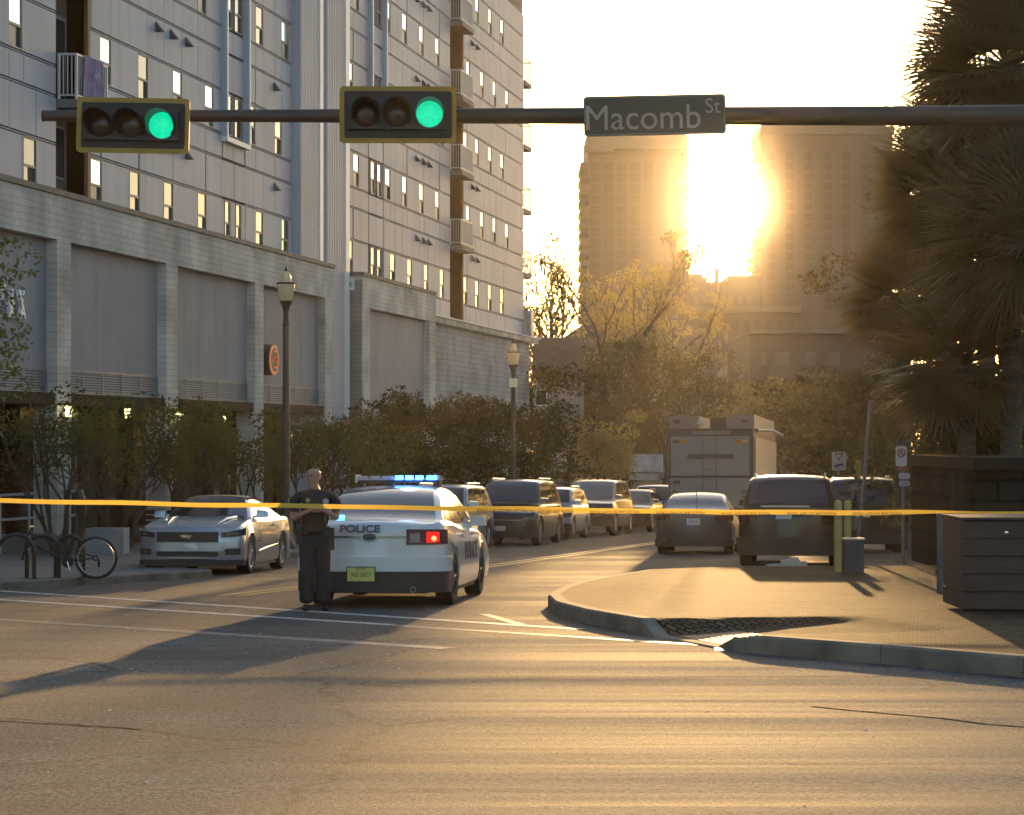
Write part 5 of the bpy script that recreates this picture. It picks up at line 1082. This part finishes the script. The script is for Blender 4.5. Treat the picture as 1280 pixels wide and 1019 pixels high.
signpost(1137, 52, 640, 'short dark stake standing on the shaded pavement', [], r=.04, kind='post')
t = signpost(1077, 66, 574, 'small yellow warning sign half hidden by the leaning pole', [('sign_plate', mat('warn_yellow', (.45, .3, .04), .5), 1067, 1076, 575, 594, None, 0)])
t = signpost(700, 95, 563, 'white banner sign under the oak behind the white crossover', [('banner', mat('banner_white', (.5, .48, .48), .6, var=.25, scale=3), 691, 709, 566, 590, None, 0)], kind='banner')
t = signpost(804, 105, 566, 'white box shaped sign board beside the command truck', [('sign_plate', mat('banner_white', (.5, .48, .48), .6), 787, 829, 568, 590, None, 0), ('sign_plate', pk, 786, 822, 592, 600, None, 0)], kind='sign board')
# ---------------------------------------------------------------- left corner: racks, bicycle, handrail, block, bench
D = 34.8; zb = zg(D) + KHL; blk = mat('black_tube', (.025, .025, .027), .3, metal=.5, var=.1)
for i, (u0, u1, lb) in enumerate(((-3, 42, 'leftmost black hoop bicycle rack, cut by the edge of the photo'), (34, 73, 'middle black hoop bicycle rack'), (70, 104, 'black hoop bicycle rack around the bicycle rear frame'))):
    d = D + .25 * i; xa, xb = PX(u0, d), PX(u1, d); R_ = (xb - xa) / 2; cx = (xa + xb) / 2; zt = PZ(668 + i * 1, d) - zg(d) - KHL; t = thing('bike_rack', lb, 'bicycle rack', (cx, d, zg(d) + KHL), math.radians(12), 'hoop bicycle racks')
    P = [(-R_, 0, 0)] + [(-R_ * math.cos(math.pi * k / 14), 0, zt - R_ + R_ * math.sin(math.pi * k / 14)) for k in range(15)] + [(R_, 0, 0)]
    mb = MB(); mb.tube(P, .034, 10); mb.build('hoop', blk, t, smooth=50)
    for x in (-R_, R_): mb = MB(); mb.box(x - .07, x + .07, -.07, .07, 0, .012); mb.build('foot_plate', blk, t)
bd = 35.1; bt = thing('bicycle', 'dark bicycle with a single rear wheel locked against the hoop racks', 'bicycle', (PX(120, bd), bd, zg(bd) + KHL), math.radians(4))
WR = .31
mb = MB(); n = 36; mb.tube([(WR * math.cos(2 * math.pi * k / n), 0, WR + WR * math.sin(2 * math.pi * k / n)) for k in range(n + 1)], .022, 8, caps=False); wh = mb.build('wheel', tyre_m, bt, smooth=60)
mb = MB(); mb.tube([((WR - .035) * math.cos(2 * math.pi * k / n), 0, WR + (WR - .035) * math.sin(2 * math.pi * k / n)) for k in range(n + 1)], .011, 6, caps=False); mb.build('rim', rim_m, wh)
mb = MB()
for k in range(20): a = 2 * math.pi * k / 20; mb.tube([(.02 * math.cos(a + 1), .02 * (-1) ** k, WR + .02 * math.sin(a + 1)), ((WR - .035) * math.cos(a), 0, WR + (WR - .035) * math.sin(a))], .0018, 3)
mb.tube([(0, -.05, WR), (0, .05, WR)], .02, 8); mb.build('spokes', rim_m, wh)
BB = (-.43, 0, .26); ST = (-.55, 0, .72); HT = (-1.02, 0, .70); HB = (-1.06, 0, .58)
for nm, a, b, r in (('seat_tube', BB, (-.57, 0, .56), .017), ('top_tube', (-.55, 0, .52), HT, .017), ('down_tube', BB, HB, .02), ('head_tube', (-1.0, 0, .74), HB, .02), ('chain_stay', BB, (0, .03, WR), .012), ('chain_stay', BB, (0, -.04, WR), .012), ('seat_stay', (-.55, 0, .53), (0, .04, WR), .01), ('seat_stay', (-.55, 0, .53), (0, -.04, WR), .01), ('fork', HB, (-1.12, 0, .28), .016), ('seat_post', (-.57, 0, .56), (-.60, 0, .66), .013)):
    mb = MB(); mb.tube([a, b], r, 8); mb.build(nm, blk, bt)
mb = MB(); mb.lathe([(.0, -.05), (.09, -.05), (.095, -.045), (0, -.04)], (BB[0], 0, BB[2]), 'y', 20); mb.build('chainring', blk, bt); mb = MB(); mb.tube([(BB[0], -.06, BB[2]), (BB[0] + .05, -.08, BB[2] - .16), (BB[0] + .05, -.16, BB[2] - .16)], .012, 6); mb.build('crank', chrome, bt)
mb = MB(); mb.lathe([(0, -.05), (.045, -.05), (.05, -.03), (.02, -.02)], (0, 0, WR), 'y', 14); mb.box(.03, .07, -.06, -.03, WR - .14, WR - .02); mb.build('derailleur', blk, bt)
mb = MB(); mb.tube([(-.98, -.25, .78), (-1.0, 0, .8), (-.98, .25, .78)], .012, 6); mb.build('handlebar', blk, bt)
D = 50; g0 = zg(D) + KHL
t = thing('ramp_block', 'pale concrete ramp wall behind the bicycle with a blocky end', 'ramp wall', (0, D, g0)); mb = MB(); mb.box(PX(-60, D), PX(116, D), -.1, .15, 0, .42); mb.build('wall', conc, t); mb = MB(); mb.box(PX(112, D), PX(159, D), -.5, .3, 0, PZ(660, D) - g0); mb.build('end_block', mat('concrete_light', (.32, .32, .32), .7, var=.15, scale=2), t)
t = thing('handrail', 'two bar grey steel handrail running along the shopfront ramp', 'handrail', (0, D - .6, g0)); mb = MB(); d = D - .6
mb.tube([(PX(-60, d), 0, PZ(623, d) - g0), (PX(103, d), 0, PZ(613.5, d) - g0)], .032, 8); mb.tube([(PX(-60, d), 0, PZ(654, d) - g0), (PX(94, d), 0, PZ(644, d) - g0)], .028, 8); mb.build('rail', rail_m, t)
for u in (0, 36, 71): mb = MB(); mb.tube([(PX(u, d), .02, 0), (PX(u, d), .02, PZ(620 - u * .06, d) - g0)], .026, 6); mb.build('post', rail_m, t)
d = 43; t = thing('wrapped_post', 'post wrapped in black plastic behind the bicycle racks', 'post', (PX(101, d), d, zg(d) + KHL)); mb = MB(); zt = PZ(612, d) - zg(d) - KHL
mb.lathe([(.05, 0), (.06, .3), (.055, .6), (.07, .8), (.10, zt - .45), (.12, zt - .3), (.08, zt - .12), (.03, zt)], n=10); mb.build('wrap', mat('black_plastic', (.03, .022, .02), .3, var=.3, scale=8, bump=.8, bscale=12), t, smooth=30)
d = 55; t = thing('bench', 'dark slatted bench against the shopfront left of the sports car', 'bench', (PX(188, d), d, zg(d) + KHL), math.radians(0))
for i in range(4): mb = MB(); mb.box(-.55, .55, -.3 + i * .13, -.2 + i * .13, .42, .45); mb.build('seat_slat', dark_m, t)
for i in range(3): mb = MB(); mb.box(-.55, .55, .22, .25, .55 + i * .13, .65 + i * .13); mb.build('back_slat', dark_m, t)
for s in (-.5, .5): mb = MB(); mb.box(s - .03, s + .03, -.3, .27, 0, .42); mb.box(s - .03, s + .03, .25, .29, 0, .95); mb.build('leg', dark_m, t)
# bright puddle reflector / crushed can in the gutter
g = G(905, 813); t = thing('crushed_can', 'shiny crushed metal scrap glinting in the gutter by the dropped kerb', 'scrap', (g[0], g[1], zg(g[1]) + .004)); mb = MB(); mb.add([(-.09, -.10, 0), (.09, -.12, .004), (.10, .1, .012), (-.08, .12, .01), (0, 0, .016)], [(0, 1, 4), (1, 2, 4), (2, 3, 4), (3, 0, 4)]); mb.build('foil', mat('foil', (.9, .88, .82), .25, metal=1, var=0), t)
# ---------------------------------------------------------------- vegetation
rv = random.Random(3)
leafA = mat('leaf_green', (.038, .05, .018), .8, var=.4, scale=1.5, spec=.2, trans=(.15, .17, .035)); leafD = mat('leaf_dark', (.028, .040, .014), 1., var=.4, scale=.6, spec=0, trans=(.05, .05, .015)); leafO = mat('leaf_oak_gold', (.07, .065, .025), .6, var=.3, scale=1, trans=(.55, .42, .12)); bark = mat('bark', (.05, .04, .032), .85, var=.25, scale=4); mossm = mat('spanish_moss', (.11, .09, .05), .8, var=.3, scale=3, trans=(.42, .32, .13)); palmm = mat('palm_leaf_veiled', (.10, .085, .045), .5, var=.3, scale=1, spec=.35, trans=(.26, .18, .07)); leafW = mat('leaf_veil_warm', (.085, .078, .036), 1., var=.4, scale=.6, spec=0, trans=(.12, .10, .04))  # brown glare veil is mixed into the palm and warm leaf colours
def quads(name, P, A, B, m, parent=None, bend=None):
    # P centres (n,3), A/B half axes (n,3): rhombus leaves
    n = len(P); V = np.empty((n, 4, 3)); V[:, 0] = P - A; V[:, 1] = P + B; V[:, 2] = P + A; V[:, 3] = P - B
    me = bpy.data.meshes.new(name); me.vertices.add(4 * n); me.vertices.foreach_set('co', V.ravel().astype(np.float32)); me.loops.add(4 * n); me.loops.foreach_set('vertex_index', np.arange(4 * n, dtype=np.int32)); me.polygons.add(n); me.polygons.foreach_set('loop_start', np.arange(0, 4 * n, 4, dtype=np.int32)); me.update(calc_edges=True); me.materials.append(m)
    o = bpy.data.objects.new(name, me); C.objects.link(o)
    if parent is not None: o.parent = parent
    return o
def leaves_in(clumps, per, size, rs, flat=.7):
    Ps, As, Bs = [], [], []
    for (x, y, z, r) in clumps:
        n = max(6, int(per * r * r)); d = rs.normal(size=(n, 3)); d /= np.linalg.norm(d, axis=1)[:, None]; rad = r * rs.uniform(.35, 1.0, n) ** .6
        P = d * rad[:, None]; P[:, 2] *= flat; P += (x, y, z); a = rs.normal(size=(n, 3)); a /= np.linalg.norm(a, axis=1)[:, None]; b = np.cross(a, rs.normal(size=(n, 3))); b /= np.linalg.norm(b, axis=1)[:, None]; s = size * rs.uniform(.6, 1.3, n)[:, None]; Ps.append(P); As.append(a * s); Bs.append(b * s * .5)
    return np.concatenate(Ps), np.concatenate(As), np.concatenate(Bs)
def branch(mb, p, d, L, r, depth, tips, rr, spread=.6, mids=None, up=.15):
    n = 4; pts = [p]; q = p.copy(); dd = d.copy()
    for i in range(n): dd = (dd + Vector((rr.uniform(-1, 1), rr.uniform(-1, 1), rr.uniform(-.6, .9) + up)) * .16).normalized(); q = q + dd * L / n; pts.append(q.copy())
    mb.tube(pts, [r * (1 - .4 * i / n) for i in range(n + 1)], 5 if depth < 2 else 7, caps=False)
    if mids is not None and depth <= 2: mids += pts[1:]
    if depth == 0: tips.append(q); return
    for k in range(rr.choice([2, 3, 3])):
        nd = (dd + Vector((rr.uniform(-1, 1), rr.uniform(-1, 1), rr.uniform(-.4, .7))) * spread).normalized(); st = pts[rr.choice([2, 3, 4])] if k else q
        branch(mb, st, nd, L * rr.uniform(.6, .8), r * .55, depth - 1, tips, rr, spread, mids, up)
def tree(name, label, cat, x, y, h, stems, L, depth, crown, per, size, lm_, seed, group=None, r0=.08, lean=.3, spread=.6, moss=0, parent=None, extra=None, zoff=0):
    rr = random.Random(seed); rs = np.random.RandomState(seed); t = thing(name, label, cat, (x, y, zg(y) + zoff), 0, group); tips = []; mids = []
    for s in range(stems):
        a = 2 * math.pi * s / stems + rr.uniform(-.4, .4); d = Vector((math.cos(a) * lean, math.sin(a) * lean, 1)).normalized() if stems > 1 else Vector((rr.uniform(-.1, .1), 0, 1)).normalized()
        mb = MB(); branch(mb, Vector((math.cos(a) * .12 * (stems > 1), math.sin(a) * .12 * (stems > 1), -.1)), d, L, r0, depth, tips, rr, spread, mids); mb.build('trunk', bark, t, fix=False)
    cl = [(p.x, p.y, p.z, rr.uniform(*crown)) for p in tips] + (extra or [])
    if per: P, A, B = leaves_in(cl, per, size, rs); o = quads('crown', P, A, B, lm_, t)
    if moss:
        Ps, As, Bs = [], [], []
        for p in mids + tips:
            for k in range(moss): l = rr.uniform(.1, .38); q = p + Vector((rr.uniform(-.5, .5), rr.uniform(-.5, .5), -l)); Ps.append(q); As.append((rr.uniform(-.05, .05), 0, l)); an = rr.uniform(0, 6); w_ = rr.uniform(.03, .09); Bs.append((math.cos(an) * w_, math.sin(an) * w_, 0))
        quads('hanging_moss', np.array(Ps), np.array(As), np.array(Bs), mossm, t)
    return t
# crape myrtles in front of the shops
gm_ = 'crape myrtle trees along the shopfront'
cm = [(75, 47.5, 'crape myrtle with bare upward twigs in front of the leftmost piers'), (150, 51, 'crape myrtle whose crown covers the wall lanterns left of the sports car'), (235, 55, 'crape myrtle directly above the silver sports car'), (300, 58.5, 'dense crape myrtle just left of the near lamp post'), (385, 62, 'crape myrtle just right of the near lamp post'), (440, 66, 'crape myrtle above the officer and police car bonnet side')]
for i, (u, D, lb) in enumerate(cm):
    tree('crape_myrtle', lb, 'tree', PX(u, D), D, 4, 5, 1.55, 2, (.35, .62), 430 if i else 250, .055, leafA, 20 + i, gm_, .055, .34, .62, extra=[(random.Random(i * 40 + k).gauss(0, .75), random.Random(i * 40 + k + 20).gauss(0, .7), random.Random(i * 41 + k).uniform(1.5, 3.3), .45) for k in range(12 if i else 6)], zoff=KHL)
# sparse tall twigs: an extra fine layer
tree('leafy_tree', 'bright leafed tree cut off by the left edge of the photo', 'tree', PX(-90, 40), 40, 5, 1, 1.5, 2, (.3, .45), 330, .06, mat('leaf_fresh', (.06, .085, .03), .6, var=.3, scale=1.5, trans=(.2, .26, .06)), 41, None, .12, zoff=KHL, extra=[(PX(u_, 40) - PX(-90, 40) + random.Random(u_ * 7 + v_).uniform(-.1, .1), random.Random(v_).uniform(-.4, .4), PZ(v_, 40) - zg(40) - KHL, .3 + .12 * ((u_ + v_) % 3)) for v_ in range(300, 485, 22) for u_ in (-80, -50, -22, 2 + (v_ * 7) % 16)])
# big shrubs 460-660
gb = 'dense evergreen trees beside the podium'
for i, (u, D, w_, vt, lb) in enumerate(((480, 73, 1.3, 505, 'evergreen tree nearest the police car roof lights'), (525, 77, 1.6, 486, 'tallest evergreen tree below the grey podium bay'), (575, 82, 1.6, 497, 'evergreen tree between the podium bay and the far lamp post'), (622, 86, 1.6, 505, 'evergreen tree directly left of the far lamp post'), (660, 92, 1.7, 512, 'evergreen tree directly right of the far lamp post'))):
    zt = PZ(vt, D) - zg(D); rr = random.Random(60 + i); ex = [(rr.gauss(0, w_ * .45), rr.gauss(0, w_ * .45), rr.uniform(.5, zt - .4) if k > 8 else rr.uniform(zt * .7, zt - .35), rr.uniform(.5, .85)) for k in range(40)]
    tree('evergreen_tree', lb, 'tree', PX(u, D), D, 3, 1, zt * .3, 2, (.5, .8), 330, .075, leafD, 70 + i, gb, .12, .3, .6, extra=ex, zoff=KHL)
# backlit small tree
D = 100; zt = PZ(500, D) - zg(D); rr = random.Random(9); tree('backlit_tree', 'small golden backlit tree in front of the dark oaks, left of the truck', 'tree', PX(765, D), D, 3, 1, 1.9, 3, (.5, .85), 300, .085, leafO, 81, None, .12, extra=[(rr.gauss(0, 1.0), rr.gauss(0, .8), rr.uniform(2.2, zt - .4), rr.uniform(.4, .7)) for k in range(14)])
D = 112; tree('evergreen_tree', 'evergreen tree half hiding the white sided house', 'tree', PX(712, D), D, 3, 1, 2.2, 2, (.5, .8), 200, .1, leafD, 555, None, .15, extra=[(random.Random(k).gauss(0, .9), random.Random(k + 50).gauss(0, .8), random.Random(k + 99).uniform(.8, PZ(462, D) - zg(D)), .8) for k in range(34)])
# dark oak masses
go = 'dark oaks across the end of the street'
for i, (u, D, w_, vt, vb, lb) in enumerate(((705, 126, 2.6, 440, 600, 'dark oak behind the white banner sign'), (765, 134, 3.2, 420, 600, 'broad dark oak in the middle of the street end'), (830, 132, 3.0, 432, 600, 'dark oak rising behind the left edge of the command truck'), (885, 138, 2.8, 466, 600, 'dark oak just above the command truck roof'), (945, 128, 2.6, 472, 600, 'oak right of the command truck with sunlit twigs'), (1000, 118, 2.8, 470, 600, 'oak behind the roof of the large dark vehicle'), (1060, 105, 2.8, 470, 600, 'oak behind the leaning pole'))):
    zt = PZ(vt, D) - zg(D); rr = random.Random(160 + i); ex = [(rr.gauss(0, w_ * .5), rr.gauss(0, w_ * .5), rr.uniform(1.0, zt - .6) if k > 12 else rr.uniform(zt * .65, zt - .5), rr.uniform(.7, 1.3)) for k in range(42)]
    tree('oak_tree', lb, 'tree', PX(u, D), D, 3, 1, zt * .3, 2, (.8, 1.2), 130, .13, leafW if i != 4 else leafO, 170 + i, go, .25, .3, .6, extra=ex)
# mossy oaks (tall, backlit)
for i, (u, D, L_, sd_, lb) in enumerate(((728, 150, 7.2, 5, 'tall backlit oak hung with golden moss left of the tower block'), (772, 153, 6.6, 8, 'backlit oak with glowing branches in front of the tower block'), (690, 148, 5.6, 13, 'mossy oak with bare twigs beside the apartment wing end'))):
    tree('mossy_oak', lb, 'tree', PX(u, D), D, 9, 2, L_, 4, (.35, .75), 170, .095, leafO, sd_, 'moss hung oaks', .36, .25, .72, moss=2)
# palms
def palm(x, D, zc, R_, label, seed, nf=46, droop=1.0, thatch=True):
    rr = random.Random(seed); z0 = zg(D) + KH; t = thing('palm_tree', label, 'palm tree', (x, D, z0), 0, 'cabbage palms at the right corner'); H_ = zc - z0
    mb = MB(); mb.tube([(0, 0, -.1), (.05, 0, H_ * .5), (0, 0, H_)], [.22, .18, .2], 10); mb.build('trunk', mat('palm_trunk', (.10, .08, .06), .9, var=.35, scale=5, stretch=(1, 1, 5), bump=.8, bscale=8), t, smooth=60)
    mb = MB()
    for f in range(nf):
        az = f * 2.39996 + rr.uniform(-.2, .2); el = math.radians(82 - 128 * (f / nf) ** .85 + rr.uniform(-8, 8)); d = Vector((math.cos(az) * math.cos(el), math.sin(az) * math.cos(el), math.sin(el))); pl = R_ * rr.uniform(.42, .52); c0 = Vector((0, 0, H_)); c1 = c0 + d * pl * .6 + Vector((0, 0, .06)); c2 = c0 + d * pl
        mb.tube([c0, c1, c2], [.02, .015, .012], 3, caps=False)
        side = d.cross(Vector((0, 0, 1))); 
        if side.length < .1: side = Vector((1, 0, 0))
        side.normalize(); nrm = side.cross(d).normalized(); nl = 30; roll = rr.uniform(-.5, .5); side = (side * math.cos(roll) + nrm * math.sin(roll)).normalized(); nrm = side.cross(d).normalized()
        for k in range(nl):
            a = math.radians(-118 + 236 * k / (nl - 1)); ld = (d * math.cos(a) + side * math.sin(a) + nrm * (-.12 * abs(math.sin(a)))).normalized(); ll = R_ * .56 * (.72 + .28 * math.cos(a)) * rr.uniform(.85, 1.1); w_ = .034; ax = ld.cross(nrm).normalized() * w_
            m1 = c2 + ld * ll * .55; e = c2 + ld * ll + Vector((0, 0, -.07 * droop * ll)); mb.add([c2 - ax * .3, c2 + ax * .3, m1 + ax, e, m1 - ax], [(0, 1, 2, 4), (4, 2, 3)])
    mb.build('crown', palmm, t, fix=False)
    return t
palm(PX(1262, 43), 43, PZ(85, 43), 2.35, 'tallest palm at the top right corner, spiky against the sky', 1, 110)
palm(PX(1183, 47), 47, PZ(245, 47), 2.0, 'palm just below the mast arm with glinting frond tips', 2, 90)
palm(PX(1290, 41), 41, PZ(300, 41), 2.4, 'palm at the right edge below the tallest one', 3, 90)
palm(PX(1128, 56), 56, PZ(375, 56), 1.9, 'palm left of the others with sparkling leaflets', 4, 80)
palm(PX(1205, 44), 44, PZ(455, 44), 2.0, 'low palm behind the steel post', 5, 80)
palm(PX(1230, 52), 52, PZ(190, 52), 2.5, 'palm standing behind the tallest palm', 6, 90)
gr2 = 'dark broadleaf trees behind the palms'
for i, (u, D, w_, vt, lb) in enumerate(((1160, 66, 2.3, 330, 'dark broadleaf tree under the left palms'), (1215, 60, 2.3, 210, 'dark broadleaf tree filling the gap between the palms'), (1285, 55, 2.3, 90, 'dark broadleaf tree at the right edge behind the palms'), (1100, 84, 2.0, 455, 'dark broadleaf tree above the parking signs'), (1040, 90, 2.0, 480, 'dark broadleaf tree behind the square road sign'), (1212, 50, .8, 555, 'small shrub-like tree with sparse sunlit leaves above the steel post'), (1250, 47, 1.4, 500, 'dark tree above the stone walled corner'))):
    zt = PZ(vt, D) - zg(D); rr = random.Random(260 + i); ex = [(rr.gauss(0, w_ * .55), rr.gauss(0, w_ * .5), rr.uniform(.8, zt - .6) if k > 12 else rr.uniform(zt * .65, zt - .5), rr.uniform(.6, 1.1)) for k in range(46)]
    tree('broadleaf_tree', lb, 'tree', PX(u, D), D, 3, 1, zt * .3, 2, (.6, 1.0), 210, .085, leafW, 270 + i, gr2, .2, .3, .6, extra=ex, zoff=KH)
